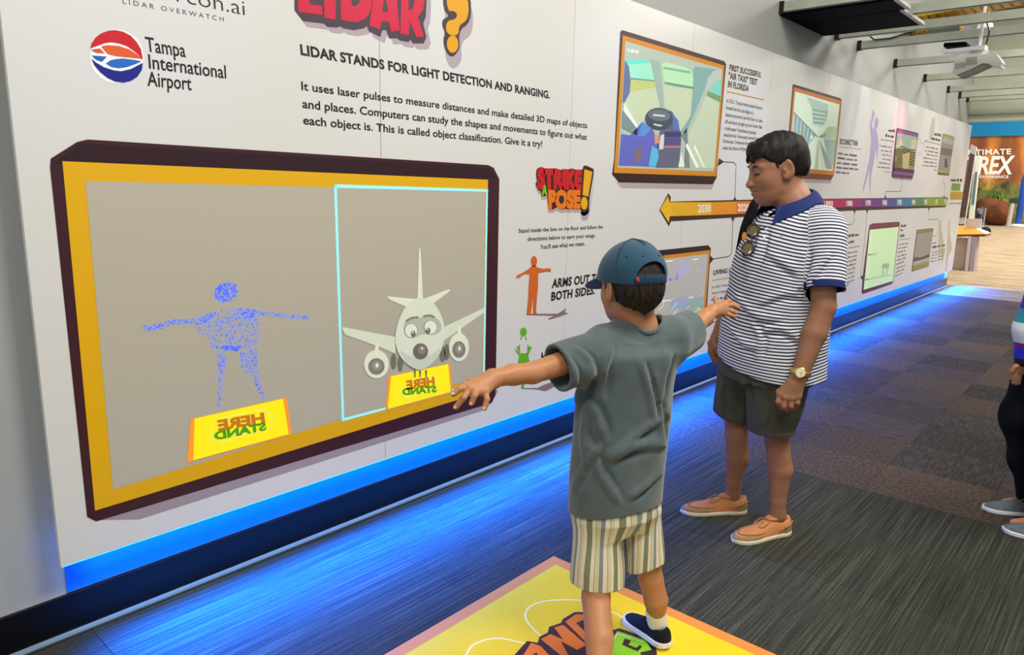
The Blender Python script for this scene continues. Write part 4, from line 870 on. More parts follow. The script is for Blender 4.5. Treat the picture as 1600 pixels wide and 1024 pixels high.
fpoly('letter_outline', s25([(500, 470), (545, 420), (560, 405), (600, 412), (608, 388), (640, 372), (645, 350), (690, 335), (700, 318), (745, 292), (800, 292), (850, 312), (850, 400), (800, 470), (780, 560), (470, 560)]), ink)
for p in ([(505, 520), (575, 412), (612, 425), (700, 520), (640, 520), (600, 480), (560, 520)], [(612, 398), (650, 378), (700, 400), (665, 352), (700, 342), (790, 420), (755, 440), (690, 405), (720, 460), (690, 460)], [(708, 330), (750, 300), (800, 302), (845, 330), (830, 380), (800, 420)]):
    fpoly('letter', s25(p), lor, .0034)
for p in ([(575, 462), (595, 450), (610, 470), (588, 490)], [(750, 335), (780, 322), (812, 340), (795, 378)]): fpoly('letter_counter', s25(p), ink, .0036)
fpoly('letter_outline', s25([(845, 460), (870, 400), (895, 362), (920, 355), (1030, 395), (1062, 425), (1080, 560), (820, 560)]), ink)
fpoly('letter', s25([(866, 430), (912, 366), (1022, 402), (1045, 440), (1000, 450), (1030, 520), (840, 520)]), lgr, .0034)
for p in ([(940, 395), (965, 404), (955, 420), (985, 432), (1000, 420), (1008, 428), (990, 446), (930, 420)],): fpoly('letter_counter', s25(p), ink, .0036)
fline('letter_highlight', [(600 + x / 2.5, 840 + y / 2.5) for x, y in [(880, 428), (912, 376), (1012, 408)]], .004, cream, .0037)

# ------------------------------------------------------------------ implicit surface toolkit
class Shape:
    def __init__(s): s.ops = []; s.lo = np.full(3, 9.); s.hi = np.full(3, -9.)
    def add(s, prim, k=0.01, op='u'):
        fn, lo, hi = prim; s.ops.append((op, fn, lo, hi, k))
        if op == 'u': s.lo = np.minimum(s.lo, lo); s.hi = np.maximum(s.hi, hi)
        return s
    def sub(s, prim, k=0.005): return s.add(prim, k, 's')
    def cut(s, p, n, k=0.0):
        """remove everything on the side the normal n points to"""
        p = np.array(p, float); n = np.array(n, float); n /= np.linalg.norm(n)
        s.ops.append(('i', lambda X, Y, Z: (X - p[0]) * n[0] + (Y - p[1]) * n[1] + (Z - p[2]) * n[2], None, None, k)); return s
    def shell(s, t): s.ops.append(('h', None, None, None, t)); return s
    def warp(s, fn): s.ops.append(('w', fn, None, None, 0)); return s
    def field(s, ax, pad):
        n = [len(a) for a in ax]; F = np.full(n, 1.0, np.float32)
        for op, fn, lo, hi, k in s.ops:
            if op in 'us':
                sl = []
                for d in range(3):
                    i0 = np.searchsorted(ax[d], lo[d] - pad - 2.4 * k); i1 = np.searchsorted(ax[d], hi[d] + pad + 2.4 * k); sl.append(slice(i0, i1))
                if any(q.stop <= q.start for q in sl): continue
                X, Y, Z = ax[0][sl[0]][:, None, None], ax[1][sl[1]][None, :, None], ax[2][sl[2]][None, None, :]
                d = fn(X, Y, Z); A = F[tuple(sl)]
                if op == 'u':
                    h = np.maximum(k - np.abs(A - d), 0); r_ = np.minimum(A, d) - h * h / (4 * max(k, 1e-6))
                else:
                    d = -d; h = np.maximum(k - np.abs(A - d), 0); r_ = np.maximum(A, d) + h * h / (4 * max(k, 1e-6))
                F[tuple(sl)] = r_
            else:
                X, Y, Z = ax[0][:, None, None], ax[1][None, :, None], ax[2][None, None, :]
                if op == 'i':
                    d = fn(X, Y, Z); h = np.maximum(k - np.abs(F - d), 0); F = (np.maximum(F, d) + (h * h / (4 * k) if k > 0 else 0)).astype(np.float32)
                elif op == 'h':
                    gr_ = np.gradient(F, ax[0][1] - ax[0][0]); F = F / np.clip(np.sqrt(gr_[0] ** 2 + gr_[1] ** 2 + gr_[2] ** 2), 1.0, 3.0); F = np.maximum(F, -(F + k)).astype(np.float32)
                elif op == 'w': 
                    F = (F + fn(X, Y, Z)).astype(np.float32)
        return F
    def at(s, P):
        P = np.atleast_2d(P); X, Y, Z = P[:, 0], P[:, 1], P[:, 2]; F = np.full(len(P), 1.0)
        for op, fn, lo, hi, k in s.ops:
            if op in 'us':
                d = fn(X, Y, Z); d = d if op == 'u' else -d; h = np.maximum(k - np.abs(F - d), 0); q = h * h / (4 * max(k, 1e-6))
                F = np.minimum(F, d) - q if op == 'u' else np.maximum(F, d) + q
            elif op == 'i': F = np.maximum(F, fn(X, Y, Z))
            elif op == 'w': F = F + fn(X, Y, Z)
            elif op == 'h': F = np.maximum(F, -(F + k))
        return F
    def hit(s, px, py, near=1.2, far=4.5):
        """first surface point seen under a pixel and its outward normal"""
        d = ray(px, py); d = d / np.linalg.norm(d); t = np.arange(near, far, .003); P = CAM + t[:, None] * d; F = s.at(P); i = int(np.argmax(F < 0)) if (F < 0).any() else int(np.argmin(F))
        p = P[i]; e = .002; g = np.array([s.at(p + np.eye(3)[k] * e)[0] - s.at(p - np.eye(3)[k] * e)[0] for k in range(3)]); g /= max(np.linalg.norm(g), 1e-9)
        return p, g
    def crease(s, path, r, depth=.5, k=.02):
        """shallow fold pressed into the surface along a path, with a soft ridge beside it"""
        pts = [s.hit(*q) for q in path]; n = len(pts)
        c = [p + g * r * (1 - depth * .72) for p, g in pts]; rs_ = [r * (1 - .75 * abs(2 * i / max(n - 1, 1) - 1) ** 2) for i in range(n)]
        return [cone(c[i], c[i + 1], rs_[i], rs_[i + 1]) for i in range(n - 1)], k
    def creases(s, lst, ridge=True):
        new = []
        for path, r in lst:
            path = smooth_pts(path, 4) if len(path) > 2 else [path[0], ((path[0][0] + path[1][0]) / 2, (path[0][1] + path[1][1]) / 2), path[1]]
            cs, k = s.crease(path, r); new.append(('s', cs, r * 2.4))
            if ridge:
                off = 3 + r * 500; p2 = [(x + 1, y - off) if abs(path[-1][0] - path[0][0]) > abs(path[-1][1] - path[0][1]) else (x - off, y) for x, y in path]
                pts = [s.hit(*q) for q in p2]; c = [p - g * r * .82 for p, g in pts]; new.append(('u', [cone(c[i], c[i + 1], r * .9, r * .9) for i in range(len(c) - 1)], r * 2.4))
        for op, cs, k in new:
            for c in cs: s.ops.append((op, c[0], c[1], c[2], k))
    def mesh(s, name, m, parent, h=0.004, lo=None, hi=None, loc=None, attr=None, mats=None):
        lo = (s.lo if lo is None else np.array(lo, float)) - 3 * h; hi = (s.hi if hi is None else np.array(hi, float)) + 3 * h
        ax = [np.arange(lo[d], hi[d] + h, h).astype(np.float64) for d in range(3)]
        F = s.field(ax, 4 * h); V, Q = nets(F, lo, h)
        if loc is None and parent is not None: loc = base_of(parent)
        o = mesh_obj(name, V, Q, m, parent, True, loc, mats)
        if attr:
            for an, fn in attr.items():
                a = o.data.attributes.new(an, 'FLOAT', 'POINT')
                W_ = np.empty(len(o.data.vertices) * 3, np.float32); o.data.vertices.foreach_get('co', W_); W_ = W_.reshape(-1, 3) + np.array(o.location) + (base_of(parent) if parent else 0)
                a.data.foreach_set('value', np.asarray(fn(W_), np.float32))
        return o
def nets(F, lo, h):
    S = F < 0; nx, ny, nz = F.shape
    c = np.zeros((nx - 1, ny - 1, nz - 1), np.uint8)
    for i in (0, 1):
        for j in (0, 1):
            for k in (0, 1): c += S[i:nx - 1 + i, j:ny - 1 + j, k:nz - 1 + k]
    act = (c > 0) & (c < 8); I = np.argwhere(act); n = len(I)
    P = np.zeros((n, 3)); cnt = np.zeros(n)
    for ax in range(3):
        o1, o2 = [d for d in range(3) if d != ax]
        for u in (0, 1):
            for v in (0, 1):
                a = I.copy(); a[:, o1] += u; a[:, o2] += v; b_ = a.copy(); b_[:, ax] += 1
                fa = F[a[:, 0], a[:, 1], a[:, 2]]; fb = F[b_[:, 0], b_[:, 1], b_[:, 2]]; mk = (fa < 0) != (fb < 0)
                t = np.where(mk, fa / np.where(fa - fb == 0, 1, fa - fb), 0)
                off = np.zeros((n, 3)); off[:, o1] = u; off[:, o2] = v; off[:, ax] = t
                P += off * mk[:, None]; cnt += mk
    P = lo + (I + P / cnt[:, None]) * h
    idx = np.full(c.shape, -1, np.int32); idx[I[:, 0], I[:, 1], I[:, 2]] = np.arange(n)
    Qs = []
    for ax in range(3):
        o1, o2 = (ax + 1) % 3, (ax + 2) % 3
        sa = [slice(None)] * 3; sb = [slice(None)] * 3; sa[ax] = slice(0, F.shape[ax] - 1); sb[ax] = slice(1, F.shape[ax])
        A = S[tuple(sa)]; B = S[tuple(sb)]; E_ = np.argwhere(A != B); E_ = E_[(E_[:, o1] > 0) & (E_[:, o2] > 0) & (E_[:, o1] < F.shape[o1] - 1) & (E_[:, o2] < F.shape[o2] - 1)]
        ina = A[E_[:, 0], E_[:, 1], E_[:, 2]]
        def g(u, v):
            q = E_.copy(); q[:, o1] -= u; q[:, o2] -= v; return idx[q[:, 0], q[:, 1], q[:, 2]]
        q = np.stack([g(1, 1), g(0, 1), g(0, 0), g(1, 0)], 1); q[~ina] = q[~ina][:, ::-1]; Qs.append(q)
    Q = np.concatenate(Qs); Q = Q[(Q >= 0).all(1)]
    return P, Q
def _v(p): return np.array(p, float)
def cone(a, b, ra, rb, flat=None):
    """tapered limb; flat=(axis, s): section scaled by s along axis"""
    a, b = _v(a), _v(b); ab = b - a; L2 = max(ab @ ab, 1e-12); r = max(ra, rb) * (max(flat[1], 1) if flat else 1)
    if flat: fa = _v(flat[0]); fa /= np.linalg.norm(fa); g = 1 / flat[1] - 1
    def fn(X, Y, Z):
        x, y, z = X - a[0], Y - a[1], Z - a[2]
        t = np.clip((x * ab[0] + y * ab[1] + z * ab[2]) / L2, 0, 1); x = x - t * ab[0]; y = y - t * ab[1]; z = z - t * ab[2]
        if flat:
            q = (x * fa[0] + y * fa[1] + z * fa[2]) * g; x = x + q * fa[0]; y = y + q * fa[1]; z = z + q * fa[2]
        return np.sqrt(x * x + y * y + z * z) - (ra + (rb - ra) * t)
    return fn, np.minimum(a, b) - r, np.maximum(a, b) + r
def ell(c, r, R=None):
    c = _v(c); r = _v(r); R = np.eye(3) if R is None else np.array(R, float); ext = np.sqrt(((R.T * r) ** 2).sum(1))
    def fn(X, Y, Z):
        x, y, z = X - c[0], Y - c[1], Z - c[2]; k0 = 0; k1 = 0
        for i in range(3):
            u = (x * R[i, 0] + y * R[i, 1] + z * R[i, 2]) / r[i]; k0 = k0 + u * u; k1 = k1 + (u / r[i]) ** 2
        k0 = np.sqrt(k0); return k0 * (k0 - 1) / np.sqrt(k1 + 1e-9)
    return fn, c - ext, c + ext
def chain(pts, rs, flat=None):
    return [cone(pts[i], pts[i + 1], rs[i], rs[i + 1], flat) for i in range(len(pts) - 1)]
def loft(secs, zpad=0.0, p=2.0):
    """secs: rows (z, cx, cy, a, b, yaw) with a along yaw direction"""
    T = np.array(sorted(secs), float); z0, z1 = T[0, 0], T[-1, 0]; zz = np.linspace(z0, z1, 200)
    def sm(col):
        y = np.interp(zz, T[:, 0], T[:, col]); w_ = max(3, int(200 * .05)); kk = np.hanning(w_ + 2)[1:-1]; kk /= kk.sum(); yy = np.pad(y, (w_, w_), mode='reflect', reflect_type='odd'); return np.convolve(yy, kk, 'same')[w_:-w_]
    cols = [sm(i) for i in range(1, 6)]; R_ = max(T[:, 3].max(), T[:, 4].max())
    def fn(X, Y, Z):
        zc = np.clip(Z, z0, z1); cx, cy, a, b_, yw_ = [np.interp(zc, zz, q) for q in cols]
        c, s_ = np.cos(yw_), np.sin(yw_); x, y = X - cx, Y - cy; u = (x * c + y * s_) / a; v = (-x * s_ + y * c) / b_
        k0 = (np.abs(u) ** p + np.abs(v) ** p) ** (1 / p); k1 = np.sqrt((u / a) ** 2 + (v / b_) ** 2) + 1e-9
        d = (k0 - 1) * np.sqrt(u * u + v * v) / k1
        dz = np.maximum(np.maximum(z0 - zpad - Z, Z - z1 - zpad), 0)
        return np.where(dz > 0, np.sqrt(np.maximum(d, 0) ** 2 + dz ** 2), np.maximum(d, np.maximum(z0 - zpad - Z, Z - z1 - zpad)))
    lo = np.array([(T[:, 1] - R_).min(), (T[:, 2] - R_).min(), z0 - zpad]); hi = np.array([(T[:, 1] + R_).max(), (T[:, 2] + R_).max(), z1 + zpad])
    return fn, lo, hi
def wav(seed, freq, amp, stretch=(1, 1, 1)):
    rs = np.random.RandomState(seed); K = rs.normal(size=(7, 3)) * freq * np.array(stretch); ph = rs.uniform(0, 6.28, 7); K2 = rs.normal(size=(3, 3)) * freq * .5; p2 = rs.uniform(0, 6.28, 3)
    def fn(X, Y, Z):
        w_ = sum(np.sin(K2[i, 0] * X + K2[i, 1] * Y + K2[i, 2] * Z + p2[i]) for i in range(3)) * .5
        return amp * sum(np.sin(K[i, 0] * X + K[i, 1] * Y + K[i, 2] * Z + ph[i] + w_) for i in range(7)) / 3.0
    return fn
class Fig:
    """joint placement: pixel in the photograph plus depth offset from the figure's own upright plane"""
    def __init__(s, B):
        s.B = _v(B); v = s.B - CAM; v[2] = 0; s.v = v / np.linalg.norm(v); s.r = np.cross(s.v, [0, 0, 1]); s.r /= np.linalg.norm(s.r)
    def __call__(s, px, py, o=0.0):
        d = ray(px, py); t = ((s.B - CAM) @ s.v + o) / (d @ s.v); return CAM + d * t
    def sec(s, py, xl, xr, o, ratio, yaw):
        """loft section: silhouette xl..xr at row py; a is the half width along body lateral axis (yaw from image-right axis)"""
        A_, B_ = s(xl, py, o), s(xr, py, o); h = np.linalg.norm(B_ - A_) / 2; c = (A_ + B_) / 2
        a = h / math.sqrt(math.cos(yaw) ** 2 + (ratio * math.sin(yaw)) ** 2); ang = math.atan2(s.r[1], s.r[0]) + yaw
        return (c[2], c[0], c[1], a, a * ratio, ang)
def body_axes(F, U=(0, 0, 1)):
    F = _v(F); F /= np.linalg.norm(F); U = _v(U); U = U - F * (U @ F); U /= np.linalg.norm(U); L_ = np.cross(U, F); return F, L_, U
def skin_mat(name, rgb, lip=None):
    return mat(name, rgb, 0.48, 0.35, sss=0.12, var=(18, 0.05), bump=(260, 0.06, 0.001))
def attr_stripe(name, stops, attr, period, rough=0.85, bumpm=(700, .12, .001), w_=0.0):
    """stops: list of (pos, rgb) constant ramp over fract(attr/period)"""
    m = bpy.data.materials.new(name); m.use_nodes = True; nt = m.node_tree; L = nt.links.new; b = nt.nodes['Principled BSDF']
    b.inputs['Roughness'].default_value = rough; b.inputs['Specular IOR Level'].default_value = .15
    a = nt.nodes.new('ShaderNodeAttribute'); a.attribute_name = attr
    dv = nt.nodes.new('ShaderNodeMath'); dv.operation = 'DIVIDE'; dv.inputs[1].default_value = period; L(a.outputs['Fac'], dv.inputs[0])
    fr_ = nt.nodes.new('ShaderNodeMath'); fr_.operation = 'FRACT'; L(dv.outputs[0], fr_.inputs[0])
    r = nt.nodes.new('ShaderNodeValToRGB'); r.color_ramp.interpolation = 'CONSTANT'; e = r.color_ramp.elements
    e[0].position = 0; e[0].color = lin(stops[0][1]) + (1,); e[1].position = stops[1][0]; e[1].color = lin(stops[1][1]) + (1,)
    for p_, c_ in stops[2:]: k_ = e.new(p_); k_.color = lin(c_) + (1,)
    L(fr_.outputs[0], r.inputs[0]); L(r.outputs[0], b.inputs['Base Color'])
    tc = nt.nodes.new('ShaderNodeTexCoord'); n = nt.nodes.new('ShaderNodeTexNoise'); n.inputs['Scale'].default_value = bumpm[0]; L(tc.outputs['Object'], n.inputs[0])
    bp = nt.nodes.new('ShaderNodeBump'); bp.inputs['Strength'].default_value = bumpm[1]; bp.inputs['Distance'].default_value = bumpm[2]; L(n.outputs[0], bp.inputs['Height']); L(bp.outputs[0], b.inputs['Normal'])
    return m
def head_prims(S, c, F, L_, U, s, k=.012, nose=1.0, jaw=1.0, full=1.0, ear=1.0, lip=1.0, lf=0.0):
    """c: head centre (mid cranium), s: head height in metres. Local (f,l,u) in units of s"""
    R = [F, L_, U]
    def p(f, l, u): return c + s * (F * f + L_ * l + U * u)
    S.add(ell(p(-.06, 0, .12), (s * .40, s * .315, s * .37), R), k)                      # cranium
    S.add(ell(p(.16, 0, -.06), (s * .235, s * .265, s * .34), R), .04 * s / .24)          # face
    S.add(ell(p(.13, 0, -.30), (s * .20 * jaw, s * .20 * full, s * .15), R), .06 * s / .24)     # jaw
    S.add(ell(p(.27, 0, -.385), (s * .085, s * .10, s * .075), R), .05 * s / .24)         # chin
    for sg in (1, -1):
        S.add(ell(p(.24, sg * .15, -.12), (s * .11, s * .10, s * .10), R), .03)            # cheek
        S.add(cone(p(.345, sg * .05, .085), p(.30, sg * .19, .09), s * .035, s * .03), .02)    # brow ridge
        S.sub(ell(p(.405, sg * .125, .02), (s * .055, s * .085, s * .05), R), .02)         # socket
        S.add(ell(p(.315, sg * .125, .015), (s * .066, s * .068, s * .056), R), .006)         # lid over the eye
        S.sub(cone(p(.385, sg * .08, .0), p(.36, sg * .185, -.002), s * .006, s * .006), .004)    # lid line
    S.add(cone(p(.36, 0, .05), p(.435 * nose, 0, -.13), s * .034, s * .052), .014)         # nose bridge
    S.add(ell(p(.445 * nose, 0, -.145), (s * .05, s * .055, s * .042), R), .012)
    for sg in (1, -1): S.add(ell(p(.395, sg * .055, -.16), (s * .045, s * .034, s * .03), R), .008)
    S.add(cone(p(.375 + lf, .0, -.235), p(.33 + lf, .10, -.245), s * .024 * lip, s * .012), .01); S.add(cone(p(.375 + lf, .0, -.235), p(.33 + lf, -.10, -.245), s * .024 * lip, s * .012), .01)
    S.add(cone(p(.365 + lf, .0, -.285), p(.325 + lf, .085, -.275), s * .027 * lip, s * .012), .01); S.add(cone(p(.365 + lf, .0, -.285), p(.325 + lf, -.085, -.275), s * .027 * lip, s * .012), .01)
    S.sub(cone(p(.41 + lf, .0, -.259), p(.345 + lf, .11, -.257), s * .009, s * .007), .004); S.sub(cone(p(.41 + lf, .0, -.259), p(.345 + lf, -.11, -.257), s * .009, s * .007), .004)
    for sg in (1, -1):                                                               # ears
        e0 = p(-.02, sg * .325, -.03); FE = F * .9 + L_ * sg * -.35; FE /= np.linalg.norm(FE); NE = np.cross(U, FE) * 1.0
        UE = U * .98 - F * .18; UE /= np.linalg.norm(UE)
        S.add(ell(e0 + L_ * sg * .012 * s, (s * .085 * ear, s * .035, s * .135 * ear), [FE, NE, UE]), .008)
        S.add(ell(e0 - UE * .11 * s + F * .02 * s, (s * .045, s * .03, s * .05), R), .008)
        S.sub(ell(e0 + L_ * sg * .045 * s + F * .01 * s + UE * .02 * s, (s * .05, s * .022, s * .085), [FE, NE, UE]), .006)
        S.add(cone(e0 + F * .045 * s + L_ * sg * .02 * s, e0 + F * .03 * s - UE * .05 * s + L_ * sg * .02 * s, s * .016, s * .018), .004)
    return p
def hand(S, wrist, rw, knuckles, fingers, rk=.0095, k=.008, palm=None):
    """palm from wrist to knuckle points, each finger a list of joints"""
    kn = [_v(q) for q in knuckles]
    for q in kn: S.add(cone(wrist, q, rw * .72, rk * 1.12), .012)
    for q1, q2 in zip(kn[:-1], kn[1:]): S.add(cone(q1, q2, rk * 1.12, rk * 1.12), .006)
    if palm is not None: S.add(palm, .01)
    for fpts, r0 in fingers:
        n = len(fpts)
        for i in range(n - 1): S.add(cone(fpts[i], fpts[i + 1], r0 * (1 - .09 * i), r0 * (1 - .09 * (i + 1))), .003 if i == 0 else .003)
# ================================================================== the boy
BB = np.array([1.28, 1.80, 0.0]); G = Fig(BB)
boy = empty('person', (1.28, 1.80, 0), 'boy in a blue cap and grey T-shirt, both arms stretched out, on the yellow mat', 'person')
skinB = skin_mat('skin_boy', (180, 124, 84))
YAW = math.radians(38)
lat = G.r * math.cos(YAW) + G.v * math.sin(YAW)           # body's right-hand direction
fwd = np.cross([0, 0, 1], lat)                             # facing direction
S = Shape()
HS = 0.225
hc = G(986, 446, 0.02)
hy = math.radians(36); hl = G.r * math.cos(hy) + G.v * math.sin(hy); hf = np.cross([0, 0, 1], hl)
Fh, Lh, Uh = body_axes(hf + np.array([0, 0, -.12]))
hp = head_prims(S, hc, Fh, Lh, Uh, HS, jaw=1.0, ear=1.2)
nk = G(1000, 512, .03)
S.add(cone(hp(-.08, 0, -.15), nk + np.array([0, 0, -.02]), .050, .048), .03)
S.add(cone(nk + np.array([0, 0, -.01]), G(998, 560, .03), .050, .06), .03)
# arms
shL, shR = G(915, 556, -.09), G(1056, 525, .10)
elL, wrL = G(832, 583, -.235), G(770, 592, -.33)
elR, wrR = G(1088, 508, .24), G(1113, 487, .36)
for a in chain([shL, elL, (elL + wrL) / 2 + np.array([0, 0, .003]), wrL], [.038, .0285, .0275, .0215]): S.add(a, .01)
for a in chain([shR, elR, (elR + wrR) / 2, wrR], [.037, .0285, .027, .021]): S.add(a, .01)
# torso (hidden by the clothes, keeps the body in one piece)
cT = G(985, 600, .03); cH = G(965, 790, .02)
S.add(cone(G(996, 560, .03), cT, .06, .068, (fwd, .7)), .04); S.add(cone(cT, cH, .068, .075, (fwd, .7)), .04)
S.add(cone(shL, shR, .034, .034), .02)
# legs: left leg nearer/left in view
hipL, hipR = G(937, 820, -.04), G(996, 815, .05)
footL = onZ(934, 1112, 0); anL = footL + np.array([0, 0, .072])
knL = G(931, 935, -.075); knR = G(1017, 905, .07); anR = onZ(1040, 1016) + (onZ(984, 970) - onZ(1040, 1016)) * .27 + np.array([0, 0, .085])
for a in chain([hipL, knL, knL * .55 + anL * .45 + np.array([0, 0, 0]) - fwd * .012, anL], [.055, .0425, .041, .029]): S.add(a, .008)
for a in chain([hipR, knR, knR * .5 + anR * .5 - fwd * .01, anR], [.048, .0385, .0375, .0265]): S.add(a, .008)
SHOE_L = anL.copy(); SHOE_R = anR.copy()
# left hand, back of the hand towards the viewer, fingers spread and slightly curled
kI, kM, kR_, kP = G(727, 604, -.40), G(735, 608, -.405), G(745, 612, -.40), G(758, 613, -.385)
hand(S, wrL, .028, [kI, kM, kR_, kP],
     [([kI, G(718, 608, -.425), G(709, 616, -.435)], .0088), ([kM, G(724, 622, -.43), G(713, 636, -.435)], .0092), ([kR_, G(741, 619, -.425), G(737, 630, -.43)], .0088), ([kP, G(761, 624, -.40), G(757, 638, -.41)], .0082),
      ([wrL * .6 + kI * .4 + G.v * .015, G(735, 596, -.36), G(722, 606, -.37)], .0095)], rk=.0095)
# right hand reaching away
aI, aM, aR, aP = G(1130, 474, .44), G(1133, 478, .435), G(1133, 484, .425), G(1130, 490, .41)
hand(S, wrR, .026, [aI, aM, aR, aP],
     [([aI, G(1138, 471, .47), G(1145, 474, .485)], .0085), ([aM, G(1144, 477, .46), G(1154, 481, .475)], .0088), ([aR, G(1142, 486, .45), G(1150, 489, .462)], .0085), ([aP, G(1140, 492, .43), G(1148, 495, .44)], .0078),
      ([wrR * .7 + aI * .3, G(1119, 474, .41), G(1117, 466, .43)], .0085)], rk=.009)
# one mesh from three resolutions that meet at the collar and inside the sleeves
def multi(S, name, m, parent, parts):
    Vs = []; Qs = []; n = 0
    for (lo, hi, h, cuts) in parts:
        T = Shape(); T.ops = list(S.ops); T.lo, T.hi = _v(lo), _v(hi)
        for cq in cuts:
            if len(cq) == 2: T.cut(*cq)
            else:
                def lim(X, Y, Z, p_=_v(cq[0]), n_=_v(cq[1]), zz=cq[2]):
                    return np.where(Z > zz, (X - p_[0]) * n_[0] + (Y - p_[1]) * n_[1] + (Z - p_[2]) * n_[2], -1.0)
                T.ops.append(('i', lim, None, None, 0))
        ax = [np.arange(lo[d], hi[d] + h, h) for d in range(3)]; V, Q = nets(T.field(ax, 4 * h), _v(lo), h)
        Vs.append(V); Qs.append(Q + n); n += len(V)
    return mesh_obj(name, np.concatenate(Vs), np.concatenate(Qs), m, parent, True, base_of(parent))
lo, hi = S.lo - .01, S.hi + .01
zn = nk[2] - .012
def bbx(pts, pad): P = np.array(pts); return P.min(0) - pad, P.max(0) + pad
dL = (elL - shL) / np.linalg.norm(elL - shL); dR = (elR - shR) / np.linalg.norm(elR - shR)
cL, cR = shL + dL * .045, shR + dR * .035
hl_ = bbx([cL, elL, wrL, kI, kP, G(709, 616, -.435), G(757, 638, -.42), G(713, 636, -.435), G(722, 606, -.36)], .055)
hr_ = bbx([cR, elR, wrR, aI, G(1154, 481, .475), G(1148, 495, .44), G(1117, 466, .43)], .05)
multi(S, 'body', skinB, boy, [
    ((hp(0, 0, 0) - .17) * [1, 1, 0] + [0, 0, zn], hp(0, 0, 0) + .17, .0025, [((0, 0, zn), (0, 0, -1))]),
    (hl_[0], hl_[1], .0021, [(cL, -dL)]), (hr_[0], hr_[1], .0021, [(cR, -dR)]),
    (np.minimum(lo, 9) * [1, 1, 1], np.array([hi[0], hi[1], zn + .006]), .0042, [((0, 0, zn + .001), (0, 0, 1)), (cL + dL * .001, dL, .75), (cR + dR * .001, dR, .75)])])
for nm, (pts, r0) in {'a': ((G(709, 616, -.435), G(718, 608, -.425)), .0074), 'b': ((G(713, 636, -.435), G(724, 622, -.43)), .0078), 'c': ((G(737, 630, -.43), G(741, 619, -.425)), .0074), 'd': ((G(757, 638, -.41), G(761, 624, -.40)), .007)}.items():
    t, j = pts; d = (t - j) / np.linalg.norm(t - j); n_ = -G.v * .75 + np.array([0, 0, .65]); n_ -= d * (n_ @ d); n_ /= np.linalg.norm(n_)
    Sn = Shape().add(ell(t + d * r0 * .15 + n_ * r0 * .72, (r0 * .75, r0 * .6, r0 * .28), [d, np.cross(n_, d), n_])); Sn.mesh('fingernail', mat('nail', (226, 176, 152), .3, .5), boy, .0009)
# eyes are closed off by lids; brows
for sg in (1, -1):
    Sb = Shape()
    for a in chain([hp(.375, sg * .06, .10), hp(.365, sg * .13, .125), hp(.32, sg * .20, .105)], [.0032, .0034, .0022]): Sb.add(a)
    Sb.mesh('eyebrow', mat('hair_boy', (42, 34, 28), .6, .3), boy, .0016)
# hair
hairB = bpy.data.materials.new('hair_strands')
def hair_mat(name, c1, c2, F_, U_):
    m = bpy.data.materials.new(name); m.use_nodes = True; nt = m.node_tree; L = nt.links.new; b = nt.nodes['Principled BSDF']
    b.inputs['Roughness'].default_value = .58; b.inputs['Specular IOR Level'].default_value = .22
    tc = nt.nodes.new('ShaderNodeTexCoord'); mp = nt.nodes.new('ShaderNodeMapping'); mp.inputs['Scale'].default_value = (190, 190, 22)
    L(tc.outputs['Object'], mp.inputs[0]); n = nt.nodes.new('ShaderNodeTexNoise'); n.inputs['Scale'].default_value = 1; n.inputs['Detail'].default_value = 4; n.inputs['Distortion'].default_value = .6; L(mp.outputs[0], n.inputs[0])
    r = nt.nodes.new('ShaderNodeValToRGB'); e = r.color_ramp.elements; e[0].position = .38; e[0].color = lin(c1) + (1,); e[1].position = .68; e[1].color = lin(c2) + (1,); L(n.outputs[0], r.inputs[0]); L(r.outputs[0], b.inputs['Base Color'])
    bp = nt.nodes.new('ShaderNodeBump'); bp.inputs['Strength'].default_value = .9; bp.inputs['Distance'].default_value = .003; L(n.outputs[0], bp.inputs['Height']); L(bp.outputs[0], b.inputs['Normal'])
    return m
hm = hair_mat('hair_dark_brown', (20, 16, 13), (62, 49, 38), None, None)
H = Shape(); Rh = [Fh, Lh, Uh]
H.add(ell(hp(-.07, 0, .12), (HS * .425, HS * .345, HS * .39), Rh)); H.add(ell(hp(-.20, 0, -.08), (HS * .27, HS * .295, HS * .27), Rh), .03)
H.warp(wav(5, 150, .0016, (1, 1, .15)))
H.cut(hp(.02, 0, -.02), Fh * .9 - Uh * .35, .006)                        # face and ear side stays clear
H.cut(hp(-.30, 0, -.315), -Uh * .85 + Fh * .40, .004)
for sg in (1, -1): H.sub(ell(hp(-.0, sg * .36, -.10), (HS * .12, HS * .10, HS * .17), Rh), .004)
H.warp(lambda X, Y, Z: 0.0)
H.mesh('hair', hm, boy, .0028)
for sg in (1, -1): Shape().add(ell(hp(.09, sg * .275, -.0), (HS * .06, HS * .05, HS * .15), Rh)).mesh('sideburn', hm, boy, .0022)
Hn = Shape()                                                              # ragged nape locks
rs = np.random.RandomState(4)
for q in range(34):
    an = math.radians(rs.uniform(-72, 72)); f0 = -.43 * math.cos(an) + .04; l0 = .31 * math.sin(an)
    a = hp(f0, l0, -.20 + .10 * abs(math.sin(an))); e_ = hp(f0 + .075 * math.cos(an) + rs.uniform(-.01, .03), l0 * .93 + rs.uniform(-.02, .02), -.355 + .17 * abs(math.sin(an)) + rs.uniform(-.03, .02)); Hn.add(cone(a, e_, .0085, .002), .004)
Hn.mesh('nape_locks', hm, boy, .0018)
